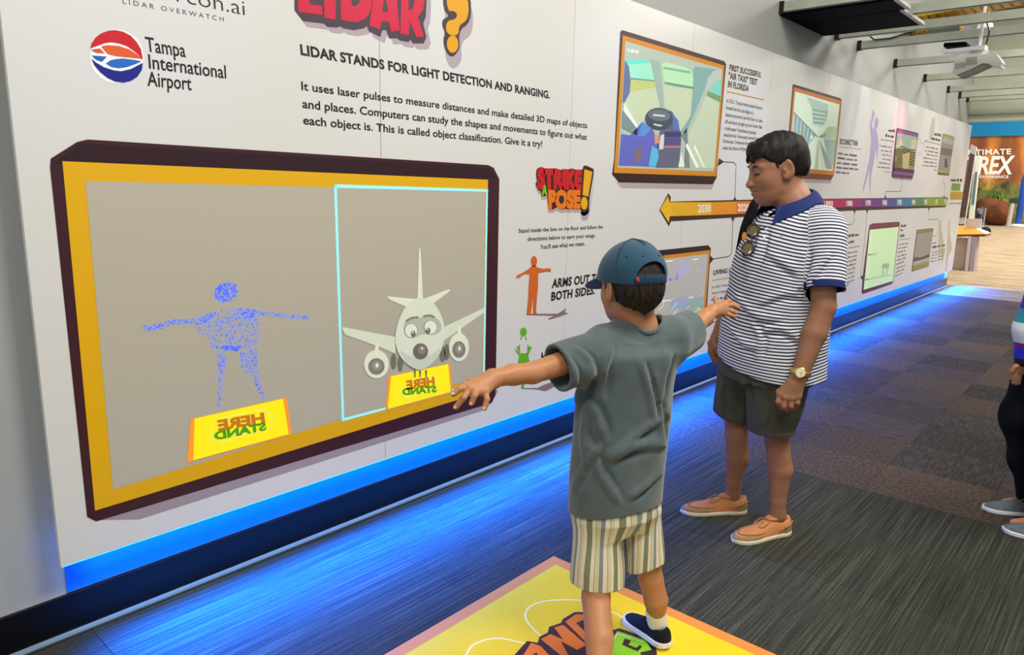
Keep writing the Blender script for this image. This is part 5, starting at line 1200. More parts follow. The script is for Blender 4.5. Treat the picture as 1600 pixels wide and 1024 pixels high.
# cap
capm = mat('cap_blue', (42, 76, 96), .85, .15, var=(16, .10), bump=(420, .25, .001), sheen=.2)
Cp = Shape(); Cp.add(ell(hp(-.055, 0, .145), (HS * .475, HS * .395, HS * .435), Rh)); Cp.add(ell(hp(.06, 0, .12), (HS * .36, HS * .36, HS * .33), Rh), .03)
Cp.shell(.0045)
Cp.cut(hp(-.05, 0, .055), -Uh + Fh * .11, 0)
Cp.sub(ell(hp(-.47, 0, .10), (HS * .25, HS * .215, HS * .20), Rh), .002)
Cp.warp(wav(9, 30, .0009))
cap = Cp.mesh('cap', capm, boy, .0024)
Br = Shape(); Br.add(ell(hp(.50, 0, .045), (HS * .36, HS * .335, HS * .055), body_axes(Fh * 1 - Uh * .28, Uh)))
Br.sub(ell(hp(.48, 0, -.02), (HS * .40, HS * .30, HS * .07), body_axes(Fh * 1 - Uh * .28, Uh)), .003); Br.sub(ell(hp(-.0, 0, .10), (HS * .36, HS * .35, HS * .3), Rh), .001)
Br.mesh('brim', capm, cap, .0022)
St = Shape()
for a in chain([hp(-.445 * math.cos(t) - .055, .385 * math.sin(t), .075 - .0 * t) for t in np.linspace(-.62, .62, 9)], [.0045] * 9, (Uh, 3.0)): St.add(a, .002)
St.mesh('strap', mat('cap_strap', (34, 58, 76), .8, .15, bump=(300, .3, .001)), cap, .0018)
Shape().add(ell(hp(-.055, 0, .582), (.008, .008, .004), Rh)).mesh('button', capm, cap, .0012)
for t in (-.9, -.35, .35, .9):
    q = hp(-.475 * math.cos(t) * .86 - .055, .395 * math.sin(t) * .86, .145 + .435 * .5); Shape().add(ell(q, (.0032, .0032, .0032))).mesh('eyelet', mat('eyelet', (20, 34, 46), .8), cap, .0009)
q = hp(-.445 * math.cos(.5) - .065, -.385 * math.sin(.5) * -1, .08)
Shape().add(ell(hp(-.455, .205, .078), (.0035, .006, .0085), Rh)).mesh('tab', mat('tab_red', (150, 60, 60), .7), cap, .0011)
Pn = Shape()                                                              # panel seams
for sg in (-1, 0, 1):
    ps = []
    for t in np.linspace(.0, 1.45, 14):
        y_ = math.sin(t); x_ = math.sin(sg * 1.05); ps.append(hp(-.055 + (-.472 if sg == 0 else -.472 * math.cos(sg * 1.2)) * y_, .393 * math.sin(sg * 1.2) * y_, .145 + .433 * math.cos(t)))
    if sg == 0: ps = ps[:7]
    for a in chain(ps, [.0009] * len(ps)): Pn.add(a)
Pn.mesh('seam', mat('cap_seam', (32, 60, 78), .85), cap, .0013)

# T-shirt
tee = mat('tee_grey_green', (84, 96, 96), .9, .12, var=(30, .07, 6), bump=(500, .3, .001), sheen=.3)
def torso_secs(F_, rows, ratio, yaw): return [F_.sec(py, xl, xr, o, ratio, yaw) for (py, xl, xr, o) in rows]
rows = [(531, 950, 1042, .02), (548, 921, 1062, .02), (575, 912, 1056, .02), (605, 907, 1051, .02), (650, 902, 1047, .02), (700, 897, 1041, .015), (750, 895, 1036, .01), (790, 893, 1033, .01), (825, 892, 1031, .01)]
secs = torso_secs(G, rows, .66, YAW)
T_ = Shape(); T_.add(loft(secs, 0, 2.3))
T_.add(cone(G(945, 533, -.035), G(1045, 519, .08), .05, .046), .045)                    # shoulder yoke
T_.add(cone(G(985, 522, .03), G(1005, 519, .04), .066, .062), .03)
slL, slR = G(872, 575, -.165), G(1077, 517, .185)
T_.add(cone(G(930, 556, -.08), slL, .064, .0655, (np.array([0, 0, 1.]), 1.06)), .035)
T_.add(cone(G(1050, 532, .09), slR, .060, .060, (np.array([0, 0, 1.]), 1.12)), .035)
# folds: diagonal creases across the back
T_.creases([([(968, 712), (1005, 680), (1044, 655)], .010), ([(955, 722), (990, 706), (1036, 700)], .010), ([(925, 640), (918, 690), (930, 730)], .008), ([(925, 690), (945, 740), (972, 780)], .008),
    ([(1028, 590), (1036, 640), (1040, 690)], .007), ([(912, 610), (935, 640), (950, 680)], .008), ([(985, 782), (1010, 765), (1032, 742)], .008), ([(1008, 570), (1020, 610), (1028, 650)], .007), ([(902, 765), (920, 730), (942, 700)], .007),
    ([(935, 566), (922, 600), (910, 625)], .010), ([(1052, 560), (1042, 590), (1038, 620)], .009), ([(960, 545), (950, 580), (945, 620)], .007), ([(890, 560), (902, 580), (905, 600)], .006), ([(905, 545), (925, 560), (935, 590)], .006)])
T_.warp(wav(2, 26, .0019, (1, 1, .55)))
T_.shell(.0095)
def plane3(a, b_, c, up):
    n = np.cross(b_ - a, c - a); n /= np.linalg.norm(n); return (a, n if n @ _v(up) > 0 else -n)
hemB = plane3(G(893, 791, 0), G(958, 806, -.08), G(1030, 788, .02), (0, 0, -1)); T_.cut(hemB[0], hemB[1])
dsl = slL - G(930, 556, -.08); dsl /= np.linalg.norm(dsl); T_.cut(slL + dsl * .004, dsl + G.r * .0); dsr = slR - G(1050, 532, .09); dsr /= np.linalg.norm(dsr); T_.cut(slR, dsr)
ncc = G(1000, 505, .035); T_.sub(cone(ncc + np.array([0, 0, .10]), ncc, .0635, .0635), .004)
teeo = T_.mesh('t_shirt', tee, boy, .0036)
Rb = Shape()                                                          # collar rib and stitched hems
ring = []
for t in np.linspace(0, 2 * math.pi, 33):
    q = ncc + np.array([math.cos(t) * .0665, math.sin(t) * .0665, 0]); zs_ = np.arange(q[2] + .05, q[2] - .09, -.002); Fz = T_.at(np.stack([np.full(len(zs_), q[0]), np.full(len(zs_), q[1]), zs_], 1))
    i_ = int(np.argmax(Fz < 0)) if (Fz < 0).any() else len(zs_) // 2; ring.append(np.array([q[0], q[1], zs_[i_] + .0005]))
rz = np.array([q[2] for q in ring[:-1]]); rz = (np.roll(rz, 1) + np.roll(rz, -1) + rz + np.roll(rz, 2) + np.roll(rz, -2)) / 5
ring = [np.array([q[0], q[1], rz[i % 32]]) for i, q in enumerate(ring)]
for a in chain(ring, [.0048] * 33, (np.array([0, 0, 1.]), 1.5)): Rb.add(a, .002)
Rb.mesh('collar', tee, teeo, .002)

# striped shorts
def leg_attr(c0, c1):
    def fn(P):
        d = P - c0; a = np.arctan2(d[:, 0] * G.r[0] + d[:, 1] * G.r[1], -(d[:, 0] * G.v[0] + d[:, 1] * G.v[1])); return a
    return fn
Ls = [G.sec(py, xl, xr, o, .92, YAW) for (py, xl, xr, o) in [(800, 897, 972, -.03), (840, 897, 972, -.03), (880, 894, 974, -.035), (912, 892, 974, -.035), (935, 891, 975, -.035)]]
Rs = [G.sec(py, xl, xr, o, .92, YAW) for (py, xl, xr, o) in [(790, 972, 1030, .05), (830, 974, 1034, .055), (860, 977, 1037, .055), (890, 979, 1038, .055), (910, 979, 1038, .055)]]
P_ = Shape(); P_.add(loft([G.sec(py, xl, xr, o, .7, YAW) for (py, xl, xr, o) in [(770, 899, 1027, .01), (800, 899, 1029, .01), (822, 914, 1016, .01)]], 0, 2.2)); P_.add(loft(Ls, 0, 2.2), .03); P_.add(loft(Rs, 0, 2.2), .02)
P_.warp(wav(8, 34, .0016, (1, 1, .4))); P_.shell(.009)
hL = plane3(G(892, 903, -.03), G(930, 922, -.09), G(972, 916, -.03), (0, 0, -1)); hR = plane3(G(980, 893, .05), G(1005, 896, .0), G(1033, 881, .05), (0, 0, -1))
mid = G(976, 850, .01)
def hemcut(X, Y, Z):
    s_ = (X - mid[0]) * lat[0] + (Y - mid[1]) * lat[1]
    d1 = (X - hL[0][0]) * hL[1][0] + (Y - hL[0][1]) * hL[1][1] + (Z - hL[0][2]) * hL[1][2]; d2 = (X - hR[0][0]) * hR[1][0] + (Y - hR[0][1]) * hR[1][1] + (Z - hR[0][2]) * hR[1][2]
    return np.where(s_ < 0.0, d1, d2)
P_.ops.append(('i', hemcut, None, None, 0))
cl = (G(933, 860, -.03), G(1005, 850, .05))
def stripe_b(P):
    s_ = (P - mid) @ lat; d1 = P - cl[0]; d2 = P - cl[1]
    a1 = np.arctan2(d1 @ G.r, -(d1 @ G.v)); a2 = np.arctan2(d2 @ G.r, -(d2 @ G.v))
    return np.where(s_ < 0, a1 * .058 + .02, a2 * .05 + .062) + 1.0
W1 = (222, 214, 190); OLV = (128, 134, 104); BLG = (128, 142, 150); CR = (206, 198, 164); LNE = (120, 116, 100)
shm = attr_stripe('shorts_stripes', [(0, W1), (.13, LNE), (.15, OLV), (.30, LNE), (.32, W1), (.44, LNE), (.455, CR), (.60, LNE), (.615, BLG), (.70, LNE), (.72, W1), (.87, LNE), (.885, CR)], 'stripe', .066, .9)
sho = P_.mesh('shorts', shm, boy, .0036, attr={'stripe': stripe_b})
# shoes and socks
def make_shoe(parent, heel, toe, L_, wd, mats_, name='shoe', lace=True, low=.052, h=.0022, style='sneaker'):
    """heel/toe: floor points; returns shoe object with sole and lace sub-parts"""
    heel, toe = _v(heel), _v(toe); F_ = toe - heel; pitch = F_[2]; F_ /= np.linalg.norm(F_); U_ = np.array([0, 0, 1.]) - F_ * F_[2]; U_ /= np.linalg.norm(U_); R_ = np.cross(F_, U_)
    def q(f, s_, u): return heel + F_ * f * L_ + R_ * s_ * wd + U_ * u
    ax = [F_, R_, U_]; up = Shape()
    fW = [0, .02, .07, .15, .35, .55, .72, .85, .94, .985, 1.0]; vW = [0, .20, .32, .38, .36, .41, .46, .43, .30, .14, 0]
    fH = [0, .03, .15, .30, .42, .55, .68, .82, .93, 1.0]; vH = [.75, 1.22, 1.30, 1.26, 1.18, .98, .78, .62, .50, .30]
    def flat_prim(u0, u1, gw, rnd_=0.003):
        def fn(X, Y, Z):
            x, y, z = X - heel[0], Y - heel[1], Z - heel[2]; f = (x * F_[0] + y * F_[1] + z * F_[2]) / L_; s_ = x * R_[0] + y * R_[1] + z * R_[2]; u = x * U_[0] + y * U_[1] + z * U_[2]
            w_ = np.interp(f, fW, vW) * wd + gw; d1 = np.where((f < 0) | (f > 1), np.maximum(np.maximum(-f, f - 1) * L_ - gw, np.abs(s_) - gw), np.abs(s_) - w_) * .8
            d2 = np.abs(u - (u0 + u1) / 2) - (u1 - u0) / 2; h_ = np.maximum(rnd_ - np.abs(d1 - d2), 0); return np.maximum(d1, d2) + h_ * h_ / (4 * rnd_)
        P8 = np.array([q(f, s_, u) for f in (-.05, 1.05) for s_ in (-.6, .6) for u in (u0 - .01, u1 + .01)]); return fn, P8.min(0), P8.max(0)
    def upper_prim():
        def fn(X, Y, Z):
            x, y, z = X - heel[0], Y - heel[1], Z - heel[2]; f = (x * F_[0] + y * F_[1] + z * F_[2]) / L_; s_ = x * R_[0] + y * R_[1] + z * R_[2]; u = x * U_[0] + y * U_[1] + z * U_[2]
            fc = np.clip(f, .0, 1); w_ = np.maximum(np.interp(fc, fW, vW) * wd, .004); t_ = np.interp(fc, fH, vH) * low
            k_ = (np.abs(s_ / w_) ** 2.4 + np.abs(np.maximum(u, 0) / t_) ** 2.6) ** (1 / 2.5); r_ = np.minimum(w_, t_); return np.maximum((k_ - 1) * r_ * .8, np.maximum(-f, f - 1) * L_)
        P8 = np.array([q(f, s_, u) for f in (0, 1.0) for s_ in (-.5, .5) for u in (0, low * 1.4)]); return fn, P8.min(0), P8.max(0)
    up.add(upper_prim()); up.sub(ell(q(.21, 0, low * 1.45), (L_ * .155, wd * .27, low * .75), ax), .006); up.cut(q(0, 0, .012), -U_)
    s0 = up.mesh(name, mats_[0], parent, h)
    so = Shape(); so.add(flat_prim(.0, .019 if style == 'sneaker' else .017, .004)); so.mesh('sole', mats_[1], s0, h)
    if lace:
        la = Shape()
        if style == 'boat':
            for sg in (1, -1):
                la_p = [q(.40, sg * .10, low + .012), q(.46, sg * .22, low + .010), q(.56, sg * .24, low - .004), q(.60, sg * .12, low - .006), q(.50, sg * .05, low + .004)]
                for a in chain([tuple(v) for v in smooth_pts([tuple(v) for v in la_p], 4)], [.0024] * 17): la.add(a, .001)
                side = [q(.30, sg * .42, low * .62), q(.15, sg * .40, low * .80), q(.02, sg * .22, low * .95)]
                for a in chain([tuple(v) for v in smooth_pts([tuple(v) for v in side], 4)], [.0026] * 9): la.add(a, .001)
            for f in (.40, .47): la.add(cone(q(f, -.16, low + .004 - (f - .4) * .12), q(f, .16, low + .004 - (f - .4) * .12), .003, .003))
        else:
            for f in (.38, .45, .52, .59): la.add(cone(q(f, -.17, low + .006 - (f - .38) * .13), q(f + .02, .17, low + .006 - (f - .38) * .13), .0034, .0034))
            for sg in (1, -1):
                for a in chain([q(.36, 0, low + .018), q(.42, sg * .28, low + .020), q(.50, sg * .30, low + .002)], [.003] * 3): la.add(a, .001)
        la.mesh('lace', mats_[2], s0, .0016)
    if style == 'boat':
        tg = Shape(); tg.add(ell(q(.30, 0, low + .016), (L_ * .14, wd * .25, .010), ax)); tg.mesh('tongue', mats_[0], s0, h)
        mo_ = Shape()
        ps = [q(.50, .30, .038), q(.66, .36, .036), q(.82, .26, .036), q(.90, 0, .034), q(.82, -.26, .036), q(.66, -.36, .036), q(.50, -.30, .038)]
        ps = smooth_pts([tuple(v) for v in ps], 4)
        for a in chain(ps, [.0036] * len(ps)): mo_.add(a, .001)
        mo_.mesh('moccasin_seam', mats_[3], s0, .0018)
        for (f0, f1, hh) in ((-.02, .20, low * .78), (.60, 1.02, .030)):
            tr = Shape(); fn_, lo_, hi_ = upper_prim(); tr.add((lambda X, Y, Z: fn_(X, Y, Z) - .0018, lo_, hi_)); tr.shell(.006); tr.cut(q(0, 0, .017), -U_); tr.cut(q(0, 0, hh), U_); tr.cut(q(f0, 0, 0), -F_); tr.cut(q(f1, 0, 0), F_)
            tr.mesh('suede_trim', mats_[3], s0, h)
    return s0
kn_b = mat('boy_shoe_black', (16, 18, 22), .75, .25, bump=(300, .4, .001)); so_w = mat('boy_shoe_sole', (226, 226, 222), .5, .4)
# right foot: heel towards viewer-right, toe pointing away-left; heel slightly raised
make_shoe(boy, onZ(1044, 1019) + [0, 0, .012], onZ(979, 966), float(np.linalg.norm(onZ(1044, 1019) - onZ(979, 966))), .082, (kn_b, so_w, kn_b), low=.050)
hL2 = footL - fwd * .055; make_shoe(boy, hL2, hL2 + fwd * .2, .215, .085, (kn_b, so_w, kn_b), low=.050)
wht = mat('sock_white', (226, 222, 210), .9, .1, bump=(200, .5, .001))
for an_, kn_ in ((anR, knR), (anL, knL)):
    d = (kn_ - an_) / np.linalg.norm(kn_ - an_); Sk = Shape(); Sk.add(cone(an_ - d * .012, an_ + d * .018, .033, .034), .01); Sk.warp(wav(3, 90, .0007)); Sk.mesh('sock', wht, boy, .0024)
# ================================================================== the man
MBp = np.array([1.157, 2.912, 0.0]); N = Fig(MBp)
man = empty('person', tuple(MBp), 'man in a navy and white striped polo, dark shorts and tan boat shoes, looking down', 'person')
skinM = skin_mat('skin_man', (156, 108, 80))
# body faces image-left and a little to the viewer
My = math.radians(33); Ff = -N.r * math.cos(My) - N.v * math.sin(My); Fm, Lm, Um = body_axes(Ff)
yawM = math.atan2(Lm @ N.v, Lm @ N.r)            # lateral axis angle from image-right
hy2 = math.radians(22); Fh2, Lh2, Uh2 = body_axes(-N.r * math.cos(hy2) - N.v * math.sin(hy2) + np.array([0, 0, -.30]))
HM = .262
hcm = N(1214, 262, 0.0)
S = Shape(); hq = head_prims(S, hcm, Fh2, Lh2, Uh2, HM, nose=1.03, jaw=1.12, full=1.12, ear=1.1, lip=1.35, lf=.05)
S.add(ell(hq(.12, 0, -.40), (HM * .19, HM * .17, HM * .08), [Fh2, Lh2, Uh2]), .04)       # double chin
S.add(cone(hq(-.09, 0, -.16), N(1247, 330, .0), .056, .062), .03)
S.add(cone(N(1245, 322, .0), N(1246, 375, .0), .062, .095), .04)
mshL, mshR = N(1282, 368, -.13), N(1197, 368, .13)
melL, mwrL = N(1287, 480, -.20), N(1250, 585, -.255)
melR, mwrR = N(1151, 460, .22), N(1121, 528, .20)
for a in chain([mshL, N(1285, 425, -.18), melL, melL * .62 + mwrL * .38, mwrL], [.046, .050, .044, .045, .0305]): S.add(a, .012)
for a in chain([mshR, melR, melR * .6 + mwrR * .4, mwrR], [.046, .044, .042, .029]): S.add(a, .012)
mc, mb_ = N(1240, 420, .0), N(1210, 580, .0)
S.add(cone(N(1243, 385, 0), mc, .10, .11, (Fm, .75)), .04); S.add(cone(mc, mb_, .115, .12, (Fm, .8)), .04); S.add(cone(mshL, mshR, .045, .045), .03)
# legs
anFR = onZ(1166, 799) * .77 + onZ(1064, 801) * .23 + np.array([0, 0, .085]); anFL = onZ(1232, 830) * .77 + onZ(1145, 848) * .23 + np.array([0, 0, .085])
kRm, kLm = N(1150, 678, .10), N(1214, 690, -.02)
hpR, hpL = N(1152, 590, .09), N(1218, 590, -.07)
for a in chain([hpR, kRm, kRm * .62 + anFR * .38 + Fm * -.014, kRm * .2 + anFR * .8, anFR], [.07, .049, .050, .034, .034]): S.add(a, .010)
for a in chain([hpL, kLm, kLm * .62 + anFL * .38 + Fm * -.014, kLm * .2 + anFL * .8, anFL], [.07, .049, .050, .034, .034]): S.add(a, .010)
for an_, to_ in ((anFR, onZ(1085, 803)), (anFL, onZ(1165, 846))):
    d = to_ - an_ * [1, 1, 0]; d /= np.linalg.norm(d); S.add(cone(an_ - np.array([0, 0, .05]), an_ + d * .08 - np.array([0, 0, .060]), .028, .020), .02)
# left hand, relaxed fist pointing down (nearer the viewer)
o = -.275
k1, k2, k3, k4 = N(1219, 616, o), N(1227, 621, o - .008), N(1237, 622, o - .008), N(1247, 619, o)
hand(S, mwrL, .036, [k1, k2, k3, k4], [([k1, N(1216, 628, o - .01), N(1221, 638, o + .01)], .0115), ([k2, N(1225, 635, o - .015), N(1229, 641, o + .01)], .0118), ([k3, N(1236, 635, o - .014), N(1237, 640, o + .012)], .0113), ([k4, N(1246, 630, o - .006), N(1244, 636, o + .014)], .0105),
      ([mwrL * .55 + k1 * .45 + N.v * .012, N(1217, 612, o + .03), N(1220, 626, o + .035)], .012)], rk=.012, palm=cone(N(1240, 600, o + .01), N(1232, 618, o + .012), .026, .024))
# right hand, half hidden behind the shirt
o = .205
r1, r2, r3, r4 = N(1110, 536, o - .02), N(1113, 546, o - .02), N(1117, 549, o), N(1123, 550, o + .015)
hand(S, mwrR, .034, [r1, r2, r3, r4], [([r1, N(1109, 550, o - .025), N(1113, 560, o - .02)], .0108), ([r2, N(1114, 560, o - .02), N(1118, 567, o - .01)], .011), ([r3, N(1119, 560, o), N(1121, 564, o + .01)], .0105), ([r4, N(1125, 560, o + .015), N(1126, 564, o + .02)], .0098),
      ([mwrR * .5 + r1 * .5 - N.v * .015, N(1118, 542, o - .05), N(1122, 552, o - .05)], .011)], rk=.0115)
zn = N(1245, 332, 0)[2]; lo, hi = S.lo - .01, S.hi + .01
dL = (mwrL - melL) / np.linalg.norm(mwrL - melL); dR = (mwrR - melR) / np.linalg.norm(mwrR - melR)
uL = (melL - mshL) / np.linalg.norm(melL - mshL); cL = mshL + uL * .10; cR = mshR + (melR - mshR) * .55; uR = (melR - mshR) / np.linalg.norm(melR - mshR)
A1 = bbx([cL, melL, mwrL, k1, k4, N(1221, 642, -.26)], .07); A2 = bbx([cR, melR, mwrR, r1, r4, N(1118, 570, .2)], .07)
XS = np.array([lo[0], lo[1], lo[2]])
def side(p0, n0): return (p0, n0)
# hands/forearms are refined only beyond a vertical plane that keeps the trunk out of the fine block
sL = (N(1262, 500, -.13), N.v); sR = (N(1160, 500, .13), -N.v)
multi(S, 'body', skinM, man, [
    ((hq(0, 0, 0) - .22) * [1, 1, 0] + [0, 0, zn], hq(0, 0, 0) + .20, .0025, [((0, 0, zn), (0, 0, -1))]),
    (A1[0], A1[1], .0026, [(cL, -uL), sL]), (A2[0], A2[1], .0026, [(cR, -uR), sR]),
    (lo, np.array([hi[0], hi[1], zn + .006]), .0046, [((0, 0, zn + .001), (0, 0, 1))])])
for fp in ((N(1216, 628, -.285), N(1221, 638, -.265)), (N(1225, 635, -.29), N(1229, 641, -.265))): pass
for sg in (1, -1):
    Sb = Shape()
    for a in chain([hq(.385, sg * .06, .095), hq(.378, sg * .13, .12), hq(.325, sg * .215, .09)], [.0030, .0036, .0018]): Sb.add(a, .003)
    Sb.mesh('eyebrow', mat('brow_black', (30, 24, 22), .7, .2), man, .0018)
    Se = Shape()
    for a in chain([hq(.392, sg * .075, -.004), hq(.388, sg * .13, -.012), hq(.350, sg * .19, -.004)], [.0016, .0019, .0014]): Se.add(a, .001)
    Se.mesh('eyelashes', mat('brow_black', (30, 24, 22)), man, .0010)
lipm = mat('lip_man', (150, 88, 76), .45, .35)
Slp = Shape()
for sg in (1, -1): Slp.add(cone(hq(.432, 0, -.287), hq(.386, sg * .08, -.277), HM * .021, HM * .008), .004)
Slp.mesh('lower_lip', lipm, man, .0014)
# hair: side-parted, swept over the forehead
hm2 = hair_mat('hair_black', (10, 9, 9), (36, 29, 25), None, None); Rm = [Fh2, Lh2, Uh2]
H = Shape(); H.add(ell(hq(-.065, 0, .135), (HM * .44, HM * .355, HM * .40), Rm)); H.add(ell(hq(.14, .02, .275), (HM * .255, HM * .265, HM * .19), Rm), .03)
H.add(ell(hq(-.24, 0, -.04), (HM * .23, HM * .29, HM * .28), Rm), .03)
H.sub(ell(hq(.33, 0, -.05), (HM * .215, HM * .42, HM * .205), Rm), .012)              # forehead and face clear
H.cut(hq(.05, 0, -.0), Fh2 * .72 - Uh2 * .70, .01)
for sg in (1, -1):
    H.sub(ell(hq(-.0, sg * .36, -.10), (HM * .105, HM * .10, HM * .19), Rm), .006)
    for q in range(13):
        t = q / 12; H.add(cone(hq(.22 + .10 * t, sg * (.22 - .18 * t), .42 - .04 * t), hq(.335 + .055 * t, sg * (.26 - .19 * t), .20 + .035 * math.sin(q * 2.3)), .009, .0015), .010)
H.cut(hq(-.32, 0, -.22), -Uh2 * .9 + Fh2 * .3, .005); H.warp(wav(15, 120, .0022, (1, 1, .25)))
H.mesh('hair', hm2, man, .0028)
for sg in (1, -1):
    Sd = Shape(); Sd.add(ell(hq(.095, sg * .300, .085), (HM * .040, HM * .012, HM * .10), Rm)); Sd.mesh('sideburn', hm2, man, .002)

# polo shirt: torso and sleeves with knitted stripes
rowsM = [(322, 1222, 1274, .0), (336, 1190, 1298, .0), (352, 1177, 1308, .0), (380, 1160, 1308, .0), (410, 1148, 1304, .0), (440, 1141, 1300, .0), (480, 1134, 1296, .0), (520, 1127, 1292, .0), (550, 1123, 1289, .0), (590, 1121, 1287, .0), (610, 1121, 1287, .0)]
secs = [N.sec(py, xl, xr, o, .84, yawM) for (py, xl, xr, o) in rowsM]
Pt = Shape(); Pt.add(loft(secs, 0, 2.25))
Pt.add(cone(N(1208, 350, .11), N(1284, 350, -.10), .062, .072), .05); Pt.add(cone(N(1250, 330, .0), N(1247, 365, 0), .066, .105), .04)
msl = N(1288, 452, -.20); msr = N(1165, 435, .22)
sleeve0, sleeve1 = N(1290, 362, -.13), msl
Psl = Shape(); slp = [cone(sleeve0, sleeve1, .078, .074), cone(N(1196, 362, .14), msr, .075, .072)]
Pt.add(slp[0], .022); Pt.add(slp[1], .022)
Pt.creases([([(1200, 360), (1190, 400), (1175, 430)], .010), ([(1262, 440), (1235, 425), (1205, 405)], .009), ([(1258, 470), (1225, 465), (1190, 480)], .008), ([(1150, 470), (1180, 500), (1215, 505)], .009), ([(1250, 540), (1220, 520), (1185, 525)], .008), ([(1140, 520), (1165, 545), (1195, 550)], .008), ([(1265, 395), (1258, 430), (1255, 455)], .010), ([(1190, 560), (1195, 530), (1180, 500)], .007), ([(1300, 400), (1285, 420), (1270, 440)], .007)])
Pt.warp(wav(21, 22, .0024, (1, 1, .7))); Pt.shell(.009)
dsl = msl - sleeve0; dsl /= np.linalg.norm(dsl)
tors_l = loft(secs, 0, 2.25)[0]
def sleeve_cut(X, Y, Z):
    dd = (X - msl[0]) * dsl[0] + (Y - msl[1]) * dsl[1] + (Z - msl[2]) * dsl[2]
    out = (X - N(1262, 455, -.168)[0]) * N.v[0] + (Y - N(1262, 455, -.168)[1]) * N.v[1]     # >0: farther than the arm plane -> trunk
    return np.where(tors_l(X, Y, Z) > .004, dd, -1.0)
dsr = msr - N(1196, 362, .14); dsr /= np.linalg.norm(dsr); pR_ = N(1165, 440, .125)
def sleeve_cut2(X, Y, Z):
    dd = (X - msr[0]) * dsr[0] + (Y - msr[1]) * dsr[1] + (Z - msr[2]) * dsr[2]
    return np.where(tors_l(X, Y, Z) > .004, dd, -1.0)
armax = cone(sleeve0, melL, .082, .06)[0]
Pt.ops.append(('i', lambda X, Y, Z: np.where(armax(X, Y, Z) < .035, sleeve_cut(X, Y, Z), -1.0), None, None, 0)); armax2 = cone(N(1196, 362, .14), melR, .08, .06)[0]
Pt.ops.append(('i', lambda X, Y, Z: np.where(armax2(X, Y, Z) < .035, sleeve_cut2(X, Y, Z), -1.0), None, None, 0))
hm_ = plane3(N(1121, 546, .06), N(1200, 583, -.12), N(1287, 585, -.02), (0, 0, -1)); Pt.cut(hm_[0], hm_[1])
Pt.sub(cone(N(1228, 285, 0), N(1240, 326, 0), .085, .068), .004)
Vn = N(1199, 352, -.07); Pt.sub(cone(N(1213, 334, -.06), Vn, .030, .006), .006)       # open placket V
nz = wav(31, 13, .010)
tors_l = loft(secs, 0, 2.25)[0]
def stripe_m(P):
    X, Y, Z = P[:, 0], P[:, 1], P[:, 2]; u = (P - mc) @ N.r
    st = Z + .10 * u * np.clip((Z - .95) / .25, -.2, 1.6) + nz(X, Y, Z) * .6 - .05 * np.abs(u)
    d1 = slp[0][0](X, Y, Z); d2 = slp[1][0](X, Y, Z); dt = tors_l(X, Y, Z) - .006
    s1 = -((P - sleeve0) @ dsl) + .5; s2 = -((P - sleeve0) @ dsr) + .5
    return np.where((d1 < dt) & (d1 < d2), s1, np.where(d2 < dt, s2, st)) + 3
navy = (30, 38, 76); whit = (226, 226, 228)
pm_ = attr_stripe('polo_stripes', [(0, whit), (.56, navy)], 'stripe', .0128, .85)
polo = Pt.mesh('polo_shirt', pm_, man, .0034, attr={'stripe': stripe_m})
nv = mat('polo_navy', (26, 44, 96), .8, .2, bump=(400, .2, .001))
Cf = Shape(); Cf.add(cone(msl - dsl * .022, msl + dsl * .004, .0755, .0750)); Cf.shell(.009); Cf.cut(msl + dsl * .003, dsl); Cf.cut(msl - dsl * .022, -dsl); Cf.mesh('sleeve_cuff', nv, polo, .0026)
Cf = Shape(); Cf.add(cone(msr - dsr * .022, msr + dsr * .004, .0735, .0730)); Cf.shell(.009); Cf.cut(msr + dsr * .003, dsr); Cf.cut(msr - dsr * .022, -dsr); Cf.mesh('sleeve_cuff', nv, polo, .003)
# collar: folded band round the neck with open points
Cl = Shape(); ctr = N(1239, 307, .0); front = Fm * 1.0
ring_o = []
for t in np.linspace(-2.55, 2.55, 27):
    d = -Fm * math.cos(t) + Lm * math.sin(t); back = (1 + math.cos(t)) / 2
    rad = .077 + .012 * (1 - back); up_ = .028 * back - .045 * (1 - back); ring_o.append(ctr + d * rad + np.array([0, 0, up_]) + Fm * .012)
def drape(p_, lift):
    zs_ = np.arange(p_[2] + .09, p_[2] - .03, -.002); Fz = Pt.at(np.stack([np.full(len(zs_), p_[0]), np.full(len(zs_), p_[1]), zs_], 1))
    if (Fz < lift).any(): return np.array([p_[0], p_[1], max(p_[2], zs_[int(np.argmax(Fz < lift))])])
    return p_
grid_c = []
for i in range(27):
    a = ring_o[i]; d0 = (a - ctr) * [1, 1, 0]; d0 /= np.linalg.norm(d0); row = []
    for q in np.linspace(0, 1, 7):
        drop = .050 * (1.0 + .35 * (abs(i - 13) / 13) ** 3); row.append(drape(a + d0 * (.004 + .046 * q) - np.array([0, 0, drop * q * q]), .005))
    grid_c.append(row)
GC = np.array(grid_c)                                          # 27 x 7 grid of the folded collar
GC[1:-1] = (GC[:-2] + GC[2:] + 2 * GC[1:-1]) / 4
du = np.gradient(GC, axis=0); dv = np.gradient(GC, axis=1); nn = np.cross(du, dv); nn /= np.linalg.norm(nn, axis=2, keepdims=True) + 1e-9
out_ = GC - np.array(ctr); sgn = np.sign((nn * (out_ * [1, 1, .2])).sum(2, keepdims=True)); nn = nn * sgn
Vc = list((GC + nn * .0035).reshape(-1, 3)) + list((GC - nn * .002).reshape(-1, 3)); Fcq = []; K_ = 27 * 7; ix = lambda i, j: i * 7 + j
